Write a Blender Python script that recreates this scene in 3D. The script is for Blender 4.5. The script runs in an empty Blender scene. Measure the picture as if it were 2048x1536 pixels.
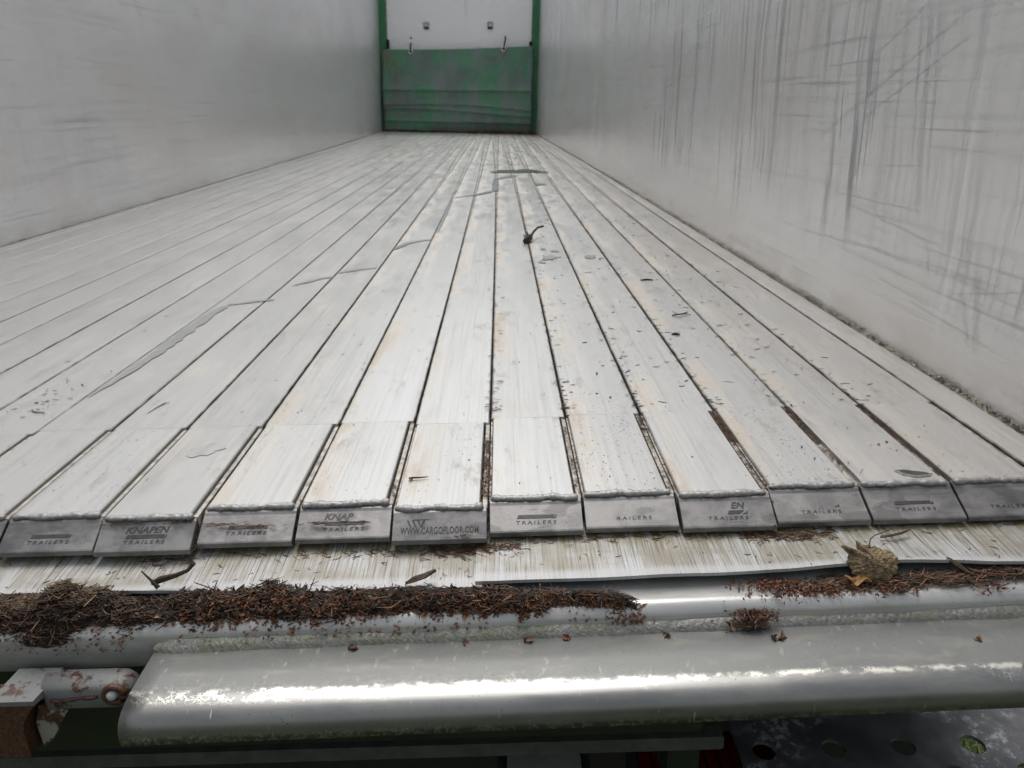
import bpy, bmesh, math, random
import numpy as np
from mathutils import Vector, Matrix
from mathutils import noise as mnoise

random.seed(7)
RNG = np.random.default_rng(7)
scene = bpy.context.scene
COL = scene.collection

# ------------------------------------------------------------------ camera
cam_d = bpy.data.cameras.new("camera")
cam = bpy.data.objects.new("camera", cam_d)
COL.objects.link(cam)
cx = Vector((0.9996214856503686, -0.01540090662112193, -0.02279687481646205))
cy = -Vector((-0.02673869297636764, -0.3488385068463019, -0.9368013334956126))
cz = -Vector((0.006475162087971751, 0.9370562993846687, -0.3491182665794565))
mw = Matrix((cx, cy, cz)).transposed().to_4x4()
mw.translation = Vector((0.53027, 0.0, 0.43763))
cam.matrix_world = mw
cam_d.sensor_fit = 'HORIZONTAL'
cam_d.sensor_width = 36.0
cam_d.lens = 36.0 * 1500.0 / 2048.0
cam_d.clip_start = 0.02
cam_d.clip_end = 500.0
cam_d.dof.use_dof = True
cam_d.dof.focus_distance = 1.0
cam_d.dof.aperture_fstop = 16.0
scene.camera = cam
scene.cycles.caustics_reflective = True
scene.cycles.caustics_refractive = False
scene.cycles.sample_clamp_indirect = 6.0
scene.cycles.denoising_input_passes = 'RGB'

# ------------------------------------------------------------------ sky, sun, exposure
SUN_EL, SUN_ROT = math.radians(68), math.radians(-4)
world = bpy.data.worlds.new("World")
scene.world = world
world.use_nodes = True
wn = world.node_tree.nodes
wl = world.node_tree.links
sky = wn.new('ShaderNodeTexSky')
sky.sky_type = 'NISHITA'
sky.sun_disc = False
sky.sun_elevation = SUN_EL
sky.sun_rotation = SUN_ROT
sky.air_density = 2.0
sky.dust_density = 5.0
sky.ozone_density = 1.0
hsv = wn.new('ShaderNodeHueSaturation')          # a closed grey cloud cover: almost no blue left
hsv.inputs['Saturation'].default_value = 0.34
wl.new(sky.outputs[0], hsv.inputs['Color'])
bg = wn['Background']
wl.new(hsv.outputs[0], bg.inputs['Color'])
bg.inputs['Strength'].default_value = 0.10

sun_d = bpy.data.lights.new("sun", 'SUN')
sun_d.energy = 1.4
sun_d.angle = math.radians(35)
sun_d.color = (1.0, 0.97, 0.93)
sun = bpy.data.objects.new("sun", sun_d)
COL.objects.link(sun)
# sky sun_rotation: direction of the sun measured clockwise from +Y
sd = Vector((math.sin(SUN_ROT) * math.cos(SUN_EL), math.cos(SUN_ROT) * math.cos(SUN_EL), math.sin(SUN_EL)))
sun.rotation_euler = sd.to_track_quat('Z', 'Y').to_euler()
sun.location = (0, 0, 6)

vs = scene.view_settings
vs.view_transform = 'Standard'
vs.look = 'None'
vs.gamma = 1.0
vs.exposure = 0.46
vs.use_curve_mapping = False

# ------------------------------------------------------------------ helpers
TW, BX, BZ = 0.00383, -0.13894, 0.03124


def warp(v):
    """the long body is slightly twisted and bowed towards its front end"""
    v = np.asarray(v, float)
    y = np.maximum(v[:, 1] - 1, 0)
    a = TW * y
    s = (y / 12) ** 2
    c, sn = np.cos(a), np.sin(a)
    return np.stack([v[:, 0] * c + v[:, 2] * sn + BX * s, v[:, 1], v[:, 2] * c - v[:, 0] * sn + BZ * s], 1)


def skew(v):
    """rear frame sits a touch out of square"""
    v = np.asarray(v, float).copy()
    v[:, 1] += 0.010 * (v[:, 0] - 0.5)
    v[:, 2] += 0.007 * (v[:, 0] - 0.5)
    return v


def empty(name, loc=(0, 0, 0)):
    o = bpy.data.objects.new(name, None)
    o.empty_display_size = 0.1
    o.location = loc
    COL.objects.link(o)
    return o


def adopt(o, parent):
    o.parent = parent
    loc = Vector(parent.get('_loc', (0, 0, 0)))
    o.matrix_parent_inverse = Matrix.Translation(-loc)


def tag(o, label=None, category=None, group=None, kind=None):
    if label: o['label'] = label
    if category: o['category'] = category
    if group: o['group'] = group
    if kind: o['kind'] = kind
    return o


def mesh(name, verts, faces, mat, parent=None, smooth=False, cols=None, origin=None):
    me = bpy.data.meshes.new(name)
    v = np.asarray(verts, float)
    if origin is not None:
        v = v - np.asarray(origin)
    me.from_pydata(v.tolist(), [], [list(map(int, f)) for f in faces])
    if smooth:
        me.polygons.foreach_set('use_smooth', [True] * len(me.polygons))
    if cols is not None:                       # one colour per vertex (a needle has one colour throughout)
        ca = me.color_attributes.new('Col', 'FLOAT_COLOR', 'POINT')
        c4 = np.concatenate([np.asarray(cols, float), np.ones((len(cols), 1))], 1)
        ca.data.foreach_set('color', c4.ravel())
    me.materials.append(mat)
    me.update()
    o = bpy.data.objects.new(name, me)
    COL.objects.link(o)
    if origin is not None:
        o.location = origin
    if parent is not None:
        adopt(o, parent)
    return o


def fix_normals(o):
    import bmesh
    bm = bmesh.new()
    bm.from_mesh(o.data)
    bmesh.ops.recalc_face_normals(bm, faces=bm.faces)
    bm.to_mesh(o.data)
    bm.free()
    return o


def sweep(profile, xs, closed=True, caps=True, fn=None):
    """extrude a (Y,Z) profile along X stations; fn(i, x, prof) may alter it"""
    n = len(profile)
    V, F = [], []
    for i, x in enumerate(xs):
        pr = profile if fn is None else fn(i, x, profile)
        V += [(x, p[0], p[1]) for p in pr]
    m = n if closed else n - 1
    for i in range(len(xs) - 1):
        for j in range(m):
            a, b = i * n + j, i * n + (j + 1) % n
            F.append((a, b, b + n, a + n))
    if caps and closed:
        F.append(tuple(range(n))[::-1])
        F.append(tuple(range((len(xs) - 1) * n, len(xs) * n)))
    return V, F


def sweep_y(profile, ys, closed=True, caps=True):
    """extrude an (X,Z) profile along Y stations"""
    V, F = sweep([(p[0], p[1]) for p in profile], ys, closed, caps)
    return [(v[1], v[0], v[2]) for v in V], [f[::-1] for f in F]


def box(x0, x1, y0, y1, z0, z1, b=0.0):
    """box with chamfered X-Z outline running along Y"""
    if b <= 0:
        pr = [(x0, z0), (x1, z0), (x1, z1), (x0, z1)]
    else:
        pr = [(x0 + b, z0), (x1 - b, z0), (x1, z0 + b), (x1, z1 - b), (x1 - b, z1), (x0 + b, z1), (x0, z1 - b), (x0, z0 + b)]
    return sweep_y(pr, [y0, y1])


def tube(path, radii, n=8):
    path = [Vector(p) for p in path]
    V, F = [], []
    for i, p in enumerate(path):
        t = (path[min(i + 1, len(path) - 1)] - path[max(i - 1, 0)]).normalized()
        up = Vector((0, 0, 1)) if abs(t.z) < 0.9 else Vector((1, 0, 0))
        a = t.cross(up).normalized()
        b = a.cross(t)
        r = radii[i] if hasattr(radii, '__len__') else radii
        for j in range(n):
            w = 2 * math.pi * j / n
            V.append(tuple(p + a * (r * math.cos(w)) + b * (r * math.sin(w))))
    for i in range(len(path) - 1):
        for j in range(n):
            k = (j + 1) % n
            F.append((i * n + j, i * n + k, (i + 1) * n + k, (i + 1) * n + j))
    F.append(tuple(range(n))[::-1])
    F.append(tuple(range((len(path) - 1) * n, len(path) * n)))
    return V, F


def join(parts):
    V, F = [], []
    for v, f in parts:
        k = len(V)
        V += list(map(tuple, v))
        F += [tuple(i + k for i in q) for q in f]
    return V, F


def vnoise(x, seed=0, per=1.0):
    """smooth 1D value noise, -1..1"""
    x = np.asarray(x, float) / per
    i = np.floor(x).astype(int)
    f = x - i
    f = f * f * (3 - 2 * f)
    h = lambda k: (np.sin((k + seed * 57.31) * 127.1) * 43758.5453) % 1.0
    return (h(i) * (1 - f) + h(i + 1) * f) * 2 - 1


# ------------------------------------------------------------------ shader helper
class N:
    def __init__(s, name):
        s.m = bpy.data.materials.new(name)
        s.m.use_nodes = True
        s.t = s.m.node_tree
        s.b = s.t.nodes['Principled BSDF']
        s.tc = s.t.nodes.new('ShaderNodeTexCoord')
        s.obj = s.tc.outputs['Object']

    def put(s, sock, v):
        if isinstance(v, bpy.types.NodeSocket):
            s.t.links.new(v, sock)
        else:
            try:
                sock.default_value = v
            except Exception:
                sock.default_value = (*v, 1.0) if len(v) == 3 else v

    def mapv(s, v=None, scale=(1, 1, 1), rot=(0, 0, 0), loc=(0, 0, 0)):
        n = s.t.nodes.new('ShaderNodeMapping')
        s.put(n.inputs[0], v or s.obj)
        n.inputs['Scale'].default_value = scale
        n.inputs['Rotation'].default_value = rot
        n.inputs['Location'].default_value = loc
        return n.outputs[0]

    def noise(s, v=None, scale=1.0, detail=3.0, rough=0.55, dist=0.0):
        n = s.t.nodes.new('ShaderNodeTexNoise')
        s.put(n.inputs['Vector'], v or s.obj)
        n.inputs['Scale'].default_value = scale
        n.inputs['Detail'].default_value = detail
        n.inputs['Roughness'].default_value = rough
        n.inputs['Distortion'].default_value = dist
        return n.outputs['Fac']

    def voro(s, v=None, scale=1.0, feature='F1', out='Distance', rand=1.0):
        n = s.t.nodes.new('ShaderNodeTexVoronoi')
        n.feature = feature
        s.put(n.inputs['Vector'], v or s.obj)
        n.inputs['Scale'].default_value = scale
        n.inputs['Randomness'].default_value = rand
        return n.outputs[out]

    def ramp(s, f, lo, hi, a=0.0, b=1.0, smooth=True):
        n = s.t.nodes.new('ShaderNodeMapRange')
        n.interpolation_type = 'SMOOTHSTEP' if smooth else 'LINEAR'
        s.put(n.inputs[0], f)
        s.put(n.inputs[1], lo)
        s.put(n.inputs[2], hi)
        s.put(n.inputs[3], a)
        s.put(n.inputs[4], b)
        return n.outputs[0]

    def op(s, o, a, b=0.0):
        n = s.t.nodes.new('ShaderNodeMath')
        n.operation = o
        s.put(n.inputs[0], a)
        s.put(n.inputs[1], b)
        return n.outputs[0]

    def mul(s, a, b): return s.op('MULTIPLY', a, b)
    def add(s, a, b): return s.op('ADD', a, b)
    def sub(s, a, b): return s.op('SUBTRACT', a, b)
    def mx(s, a, b): return s.op('MAXIMUM', a, b)

    def sep(s, v=None):
        n = s.t.nodes.new('ShaderNodeSeparateXYZ')
        s.put(n.inputs[0], v or s.obj)
        return n.outputs

    def mix(s, f, a, b, mode='MIX'):
        n = s.t.nodes.new('ShaderNodeMix')
        n.data_type = 'RGBA'
        n.blend_type = mode
        s.put(n.inputs[0], f)
        s.put(n.inputs[6], a)
        s.put(n.inputs[7], b)
        return n.outputs[2]

    def rnd(s):
        n = s.t.nodes.new('ShaderNodeObjectInfo')
        return n.outputs['Random']

    def attr(s, name='Col'):
        n = s.t.nodes.new('ShaderNodeAttribute')
        n.attribute_name = name
        return n.outputs['Color']

    def bump(s, h, strength=0.2, dist=0.001, prev=None):
        n = s.t.nodes.new('ShaderNodeBump')
        s.put(n.inputs['Height'], h)
        n.inputs['Strength'].default_value = strength
        n.inputs['Distance'].default_value = dist
        if prev is not None:
            s.put(n.inputs['Normal'], prev)
        return n.outputs[0]

    def seg(s, u, v, a, b, w, soft=0.6):
        """mask of a scratch from a to b in the (u,v) plane"""
        dx, dy = b[0] - a[0], b[1] - a[1]
        L = math.hypot(dx, dy)
        dx, dy = dx / L, dy / L
        pu, pv = s.sub(u, a[0]), s.sub(v, a[1])
        al = s.add(s.mul(pu, dx), s.mul(pv, dy))
        ac = s.op('ABSOLUTE', s.sub(s.mul(pu, dy), s.mul(pv, dx)))
        m1 = s.ramp(ac, w * (1 - soft), w, 1.0, 0.0)
        m2 = s.mul(s.ramp(al, -0.02 * L, 0.12 * L), s.ramp(al, 0.8 * L, 1.02 * L, 1.0, 0.0))
        return s.mul(m1, m2)

    def out(s, color=None, rough=None, metal=None, normal=None, **kw):
        if color is not None: s.put(s.b.inputs['Base Color'], color)
        if rough is not None: s.put(s.b.inputs['Roughness'], rough)
        if metal is not None: s.put(s.b.inputs['Metallic'], metal)
        if normal is not None: s.put(s.b.inputs['Normal'], normal)
        for k, v in kw.items():
            s.put(s.b.inputs[k.replace('_', ' ')], v)
        return s.m


def floor_material():
    n = N('worn_aluminium_floor')
    x, y, z = n.sep()
    rnd = n.rnd()
    off = n.t.nodes.new('ShaderNodeCombineXYZ')
    n.put(off.inputs[2], n.mul(rnd, 40.0))
    va = n.t.nodes.new('ShaderNodeVectorMath')
    n.put(va.inputs[0], n.obj)
    n.put(va.inputs[1], off.outputs[0])
    v = va.outputs[0]
    # fine lengthwise brushing and longer drag lines
    br = n.noise(n.mapv(v, (430, 5, 1)), 1.0, 2, 0.5)
    br2 = n.noise(n.mapv(v, (170, 1.2, 1)), 1.0, 2, 0.5)
    line = n.ramp(n.noise(n.mapv(v, (420, 0.30, 1)), 1.0, 2, 0.5), 0.72, 0.75)
    cross = n.ramp(n.noise(n.mapv(v, (14, 190, 1), (0, 0, 0.3)), 1.0, 2, 0.5), 0.66, 0.78)
    big = n.noise(n.mapv(v, (9, 3.0, 1)), 1.0, 5, 0.6)
    blot = n.noise(v, 28.0, 5, 0.65)
    # base tone per plank
    base = n.mix(rnd, (0.64, 0.637, 0.63), (0.73, 0.73, 0.725))
    c = n.mix(n.mul(n.ramp(big, 0.35, 0.7), 0.6), base, (0.60, 0.595, 0.585))
    c = n.mix(n.mul(n.ramp(br, 0.40, 0.75), 0.20), c, (0.88, 0.875, 0.86))
    c = n.mix(n.mul(n.ramp(br, 0.48, 0.30), 0.22), c, (0.40, 0.385, 0.365))
    c = n.mix(n.mul(n.ramp(br2, 0.48, 0.72), 0.32), c, (0.38, 0.365, 0.345))
    c = n.mix(n.mul(line, 0.7), c, (0.26, 0.235, 0.205))
    c = n.mix(n.mul(cross, 0.12), c, (0.85, 0.85, 0.84))
    # tan silt left along the left margin of the planks right of the middle
    frac = n.op('FRACT', n.add(n.op('DIVIDE', x, 0.112), 10.5))
    edge = n.ramp(frac, 0.02, 0.55, 1.0, 0.0)
    zone = n.mul(n.ramp(x, -0.1, 0.3), n.ramp(x, 0.85, 1.1, 1.0, 0.45))
    silt = n.mul(n.mul(edge, zone), n.ramp(n.noise(n.mapv(v, (22, 4.5, 1)), 1.0, 5, 0.65), 0.42, 0.62))
    silt = n.mx(silt, n.mul(n.ramp(n.noise(n.mapv(v, (12, 5, 1)), 1.0, 6, 0.7), 0.55, 0.78), 0.55))
    c = n.mix(n.mul(silt, 0.72), c, (0.31, 0.25, 0.175))
    smu = n.mul(n.ramp(n.noise(n.mapv(v, (26, 9, 1), (0, 0, 0.25), (7, 1, 4)), 1.0, 5, 0.7), 0.57, 0.70), n.ramp(x, -0.3, 0.4, 0.35, 1.0))
    c = n.mix(n.mul(smu, 0.5), c, (0.30, 0.27, 0.225))
    wash = n.mul(n.ramp(x, 0.75, 1.2), n.ramp(n.noise(n.mapv(v, (8, 1.5, 1)), 1.0, 3, 0.5), 0.3, 0.7, 0.4, 1.0))
    c = n.mix(n.mul(wash, 0.45), c, (0.62, 0.555, 0.48))
    grey = n.ramp(n.noise(n.mapv(v, (17, 5, 1), loc=(3, 9, 2)), 1.0, 4, 0.6), 0.54, 0.72)
    c = n.mix(n.mul(grey, 0.38), c, (0.40, 0.395, 0.38))
    # dirt hugging the joints, specks
    joint = n.mx(n.ramp(frac, 0.012, 0.05, 1.0, 0.0), n.ramp(frac, 0.955, 0.99))
    c = n.mix(n.mul(joint, n.ramp(blot, 0.30, 0.60, 0.35, 1.0)), c, (0.10, 0.085, 0.065))
    cell = n.voro(n.mapv(v, (1, 1, 1)), 120.0)
    dens = n.ramp(n.noise(n.mapv(v, (5, 2.2, 1)), 1.0, 3, 0.6), 0.36, 0.66, 0.02, 0.14)
    spk = n.op('LESS_THAN', cell, dens)
    c = n.mix(n.mul(spk, 0.9), c, (0.03, 0.027, 0.022))
    ro = n.add(n.ramp(big, 0.3, 0.7, 0.21, 0.28), n.mul(silt, 0.22))
    ro = n.add(ro, n.mul(n.ramp(br2, 0.4, 0.7), 0.04))
    nb = n.bump(n.noise(n.mapv(v, (20, 3, 1)), 1.0, 2, 0.5), 0.025, 0.002)
    met = n.sub(0.66, n.mul(silt, 0.42))
    return n.out(c, ro, met, nb)


def wall_material(name, right):
    n = N(name)
    x, y, z = n.sep()
    v = n.obj
    fine_v = n.noise(n.mapv(v, (0.1, 120, 2.0)), 1.0, 2, 0.5)
    fine_h = n.noise(n.mapv(v, (0.1, 1.2, 75)), 1.0, 2, 0.5)
    big = n.noise(n.mapv(v, (1, 0.8, 1.6)), 1.0, 4, 0.55)
    c = n.mix(n.ramp(big, 0.35, 0.68), (0.76, 0.76, 0.76), (0.67, 0.672, 0.68))
    c = n.mix(n.mul(n.ramp(fine_h, 0.45, 0.75), 0.16), c, (0.72, 0.715, 0.71))
    c = n.mix(n.mul(n.ramp(fine_h, 0.32, 0.45, 1.0, 0.0), 0.22), c, (0.38, 0.38, 0.385))
    k = 1.0 if right else 0.28
    # vertical drag streaks from loading, dense in patches
    wob = n.add(y, n.mul(n.noise(n.mapv(v, (1, 1.4, 2.2)), 1.0, 3, 0.5), 0.10))
    cv = n.t.nodes.new('ShaderNodeCombineXYZ')
    n.put(cv.inputs[0], n.mul(wob, 38.0))
    n.put(cv.inputs[1], n.mul(z, 1.3))
    s1 = n.ramp(n.noise(cv.outputs[0], 1.0, 4, 0.65), 0.50, 0.64)
    cv2 = n.t.nodes.new('ShaderNodeCombineXYZ')
    n.put(cv2.inputs[0], n.mul(wob, 95.0))
    n.put(cv2.inputs[1], n.mul(z, 2.2))
    n.put(cv2.inputs[2], 7.0)
    s2 = n.ramp(n.noise(cv2.outputs[0], 1.0, 3, 0.6), 0.53, 0.66)
    patch = n.ramp(n.noise(n.mapv(v, (1, 2.4, 1.1), loc=(0, 3.1, 0)), 1.0, 3, 0.55), 0.38, 0.58)
    up = n.ramp(z, 0.05, 0.26)
    st = n.mul(n.mul(n.mx(s1, n.mul(s2, 0.8)), n.mx(patch, 0.30)), up)
    c = n.mix(n.mul(st, 0.95 * k), c, (0.28, 0.28, 0.295))
    # shallow long rubs along the body
    cv3 = n.mapv(v, (1, 1.1, 95), (0.10 if right else -0.02, 0, 0))
    s3 = n.mul(n.ramp(n.noise(cv3, 1.0, 4, 0.65), 0.57, 0.68), n.ramp(n.noise(n.mapv(v, (1, 2.5, 5)), 1.0, 2, 0.5), 0.42, 0.6))
    c = n.mix(n.mul(s3, 0.55 if right else 0.45), c, (0.30, 0.295, 0.30))
    s4 = n.mul(n.ramp(n.noise(n.mapv(v, (1, 2.0, 150), (0.75, 0, 0)), 1.0, 3, 0.6), 0.63, 0.70), patch)
    c = n.mix(n.mul(s4, 0.45 * k), c, (0.32, 0.32, 0.33))
    s5 = n.mul(n.ramp(n.noise(n.mapv(v, (0.1, 45, 0.22), (0, 0, 0), (0, 5, 2)), 1.0, 2, 0.5), 0.64, 0.74), n.ramp(n.noise(n.mapv(v, (1, 3, 3)), 1.0, 3, 0.6), 0.40, 0.65))
    c = n.mix(n.mul(s5, 0.45), c, (0.92, 0.92, 0.92))
    h = n.mul(st, 0.4)
    if right:
        jit = n.mul(n.noise(v, 14.0, 2, 0.5), 0.006)
        yy, zz = n.add(y, jit), n.add(z, jit)
        marks = [((2.075, .67), (2.06, .15), .016), ((2.02, .66), (2.02, .20), .007), ((2.19, .40), (2.21, .16), .008),
                 ((1.365, .58), (1.305, .22), .011), ((1.335, .58), (1.285, .25), .006), ((1.395, .58), (1.345, .30), .006),
                 ((1.226, .57), (1.80, .34), .006), ((1.356, .59), (1.56, .505), .004), ((1.22, .53), (1.66, .36), .004),
                 ((1.81, .145), (1.34, .168), .004), ((1.67, .25), (1.28, .252), .003), ((1.475, .165), (.995, .165), .005),
                 ((1.60, .235), (1.20, .205), .004), ((3.19, .70), (3.21, .45), .014), ((3.21, .46), (3.39, .385), .010),
                 ((1.18, .137), (1.0, .182), .0018), ((1.266, .21), (1.236, .15), .004), ((1.112, .19), (1.08, .06), .012),
                 ((1.14, .15), (1.10, .07), .008), ((1.30, .10), (1.02, .085), .004), ((1.42, .115), (1.22, .105), .003),
                 ((1.55, .31), (1.59, .265), .008), ((1.75, .30), (1.25, .33), .002)]
        for a, b, w in marks:
            m = n.mul(n.seg(yy, zz, a, b, w), n.ramp(n.mx(fine_v, fine_h), 0.42, 0.60, 0.35, 1.0))
            c = n.mix(n.mul(m, 0.36), c, (0.27, 0.27, 0.285))
        lm = n.mul(n.seg(y, z, (3.98, .70), (2.45, .717), .004), 0.6)
        c = n.mix(lm, c, (0.85, 0.85, 0.85))
    # splashed grime low down and specks
    low = n.mul(n.ramp(z, 0.0, 0.10, 1.0, 0.0), n.ramp(n.noise(v, 9.0, 4, 0.6), 0.35, 0.7))
    c = n.mix(n.mul(low, 0.35), c, (0.42, 0.37, 0.31))
    tint = n.ramp(n.noise(n.mapv(v, (1, 1.5, 3), loc=(0, 9, 1)), 1.0, 3, 0.5), 0.45, 0.62)
    c = n.mix(n.mul(tint, 0.22), c, (0.58, 0.53, 0.50))
    spk = n.op('LESS_THAN', n.voro(v, 60.0), n.ramp(n.noise(v, 3.0, 2, 0.5), 0.42, 0.65, 0.01, 0.085))
    c = n.mix(n.mul(spk, 0.75 if right else 0.3), c, (0.07, 0.065, 0.06))
    ro = n.add(n.ramp(big, 0.3, 0.7, 0.24, 0.32), n.mul(st, 0.10))
    nb = n.bump(n.noise(n.mapv(v, (0.01, 1.3, 2.5)), 1.0, 2, 0.4), 0.02, 0.01)
    return n.out(c, ro, 0.50, nb)


def cap_material():
    n = N('cast_aluminium')
    v = n.obj
    g = n.noise(v, 900.0, 3, 0.6)
    big = n.noise(n.mapv(v, (30, 40, 40)), 1.0, 4, 0.65)
    brs = n.noise(n.mapv(v, (60, 700, 700), (0, 0, 0.2)), 1.0, 3, 0.65)
    c = n.mix(n.ramp(big, 0.35, 0.65), (0.15, 0.147, 0.15), (0.24, 0.235, 0.233))
    c = n.mix(n.mul(n.ramp(g, 0.5, 0.7), 0.35), c, (0.06, 0.058, 0.06))
    c = n.mix(n.mul(n.ramp(brs, 0.55, 0.72), 0.30), c, (0.30, 0.295, 0.29))
    wet = n.ramp(n.noise(n.mapv(v, (18, 22, 60)), 1.0, 3, 0.5), 0.56, 0.60)
    c = n.mix(n.mul(wet, 0.45), c, (0.08, 0.08, 0.082))
    spk = n.op('LESS_THAN', n.voro(v, 190.0), 0.10)
    c = n.mix(n.mul(spk, 0.7), c, (0.05, 0.045, 0.04))
    return n.out(c, n.ramp(big, 0.3, 0.7, 0.38, 0.52), 0.7, n.bump(g, 0.25, 0.0005))


def weld_material(name, tone, green=0.0):
    n = N(name)
    g = n.noise(n.obj, 260.0, 4, 0.65)
    c = n.mix(n.ramp(g, 0.35, 0.7), tuple(t * 0.62 for t in tone), tone)
    if green:
        c = n.mix(n.mul(n.ramp(n.noise(n.obj, 30.0, 4, 0.6), 0.42, 0.62), green), c, (0.18, 0.19, 0.11))
    return n.out(c, 0.55, 0.45, n.bump(g, 0.6, 0.0009))


def plastic_material():
    n = N('white_plastic_strip')
    x, y, z = n.sep()
    sh = n.mapv(n.obj, (1, 1, 1), (0, 0, 0))
    l1 = n.noise(n.mapv(n.obj, (420, 7, 1)), 1.0, 3, 0.65)
    l2 = n.noise(n.mapv(n.obj, (95, 5, 1)), 1.0, 4, 0.6)
    b = n.noise(n.mapv(n.obj, (16, 14, 1)), 1.0, 4, 0.6)
    c = n.mix(n.ramp(b, 0.3, 0.7), (0.44, 0.45, 0.465), (0.36, 0.36, 0.345))
    c = n.mix(n.mul(n.ramp(l2, 0.42, 0.62), 0.70), c, (0.26, 0.235, 0.19))
    c = n.mix(n.mul(n.mul(n.ramp(l1, 0.49, 0.60), n.ramp(b, 0.32, 0.55, 0.5, 1.0)), 0.9), c, (0.085, 0.068, 0.045))
    blo = n.ramp(n.noise(n.mapv(n.obj, (11, 24, 1), loc=(5, 2, 0)), 1.0, 5, 0.65), 0.42, 0.64)
    c = n.mix(n.mul(blo, 0.62), c, (0.21, 0.185, 0.135))
    clean = n.ramp(y, 0.692, 0.703, 1.0, 0.0)
    c = n.mix(n.mul(clean, 0.70), c, (0.44, 0.45, 0.46))
    alg = n.mul(n.ramp(y, 0.725, 0.755), n.ramp(n.noise(n.mapv(n.obj, (60, 20, 1)), 1.0, 4, 0.6), 0.40, 0.6))
    c = n.mix(n.mul(alg, 0.75), c, (0.15, 0.135, 0.05))
    spk = n.op('LESS_THAN', n.voro(n.obj, 210.0), n.ramp(b, 0.4, 0.65, 0.03, 0.15))
    c = n.mix(n.mul(spk, 0.85), c, (0.05, 0.035, 0.025))
    return n.out(c, 0.42, 0.0, n.bump(l1, 0.12, 0.0005))


def sill_material(name, dirty):
    n = N(name)
    x, y, z = n.sep()
    g = n.noise(n.mapv(n.obj, (6, 300, 300)), 1.0, 4, 0.65)
    b = n.noise(n.mapv(n.obj, (9, 30, 30)), 1.0, 4, 0.6)
    c = n.mix(n.ramp(b, 0.35, 0.65), (0.185, 0.185, 0.184) if dirty else (0.37, 0.37, 0.365), (0.235, 0.235, 0.23) if dirty else (0.45, 0.45, 0.44))
    c = n.mix(n.mul(n.ramp(g, 0.5, 0.75), 0.25), c, (0.22, 0.22, 0.228))
    # broken oxide film: pale crazed edges with feathery outline
    f = n.noise(n.mapv(n.obj, (55, 60, 60)), 1.0, 6, 0.75)
    rim = n.mul(n.ramp(f, 0.49, 0.505), n.ramp(f, 0.515, 0.53, 1.0, 0.0))
    if dirty:
        zone = n.mul(n.mul(n.ramp(y, 0.562, 0.574), n.ramp(y, 0.584, 0.598, 1.0, 0.0)), n.ramp(n.noise(n.mapv(n.obj, (7, 20, 20)), 1.0, 3, 0.6), 0.42, 0.6))
        c = n.mix(n.mul(rim, n.mul(zone, 0.9)), c, (0.84, 0.83, 0.74))
        pat = n.ramp(n.noise(n.mapv(n.obj, (20, 120, 120)), 1.0, 4, 0.6), 0.55, 0.65)
        c = n.mix(n.mul(n.mul(pat, zone), 0.35), c, (0.78, 0.76, 0.70))
        low = n.mul(rim, n.ramp(z, -0.115, -0.108, 1.0, 0.0))
        c = n.mix(low, c, (0.75, 0.75, 0.66))
        scr = n.ramp(n.noise(n.mapv(n.obj, (240, 30, 30), (0, 0, 0.5)), 1.0, 3, 0.6), 0.70, 0.73)
        c = n.mix(n.mul(scr, 0.5), c, (0.88, 0.88, 0.86))
        scd = n.ramp(n.noise(n.mapv(n.obj, (200, 14, 14), (0.2, 0, -0.4), (4, 1, 2)), 1.0, 3, 0.6), 0.71, 0.73)
        c = n.mix(n.mul(scd, 0.6), c, (0.16, 0.15, 0.14))
    film = 0.0
    if dirty:
        film = n.ramp(n.add(y, n.mul(n.noise(n.mapv(n.obj, (60, 30, 30)), 1.0, 4, 0.65), 0.012)), 0.580, 0.590)
        c = n.mix(n.mul(film, 0.8), c, (0.155, 0.16, 0.157))
        brd = n.mul(n.mul(film, n.sub(1.0, film)), 4.0)
        c = n.mix(n.mul(n.mul(brd, n.ramp(f, 0.44, 0.54)), 0.6), c, (0.80, 0.79, 0.70))
        flk = n.mul(n.ramp(n.noise(n.mapv(n.obj, (120, 45, 45), loc=(1, 7, 3)), 1.0, 4, 0.7), 0.62, 0.66), n.ramp(y, 0.578, 0.59))
        c = n.mix(n.mul(flk, 0.22), c, (0.55, 0.54, 0.50))
    spk = n.op('LESS_THAN', n.voro(n.obj, 170.0), n.ramp(b, 0.4, 0.65, 0.02, 0.12))
    c = n.mix(n.mul(spk, 0.75), c, (0.05, 0.04, 0.03))
    grime = n.ramp(n.noise(n.mapv(n.obj, (14, 50, 50)), 1.0, 5, 0.65), 0.50, 0.68)
    c = n.mix(n.mul(grime, 0.30), c, (0.32, 0.30, 0.25))
    ro = n.ramp(b, 0.3, 0.7, 0.28, 0.40) if dirty else n.ramp(b, 0.3, 0.7, 0.24, 0.34)
    return n.out(c, n.add(ro, n.mul(film, 0.12)), n.sub(0.80, n.mul(film, 0.65)) if dirty else 0.30, n.bump(g, 0.06, 0.0004))


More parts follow.
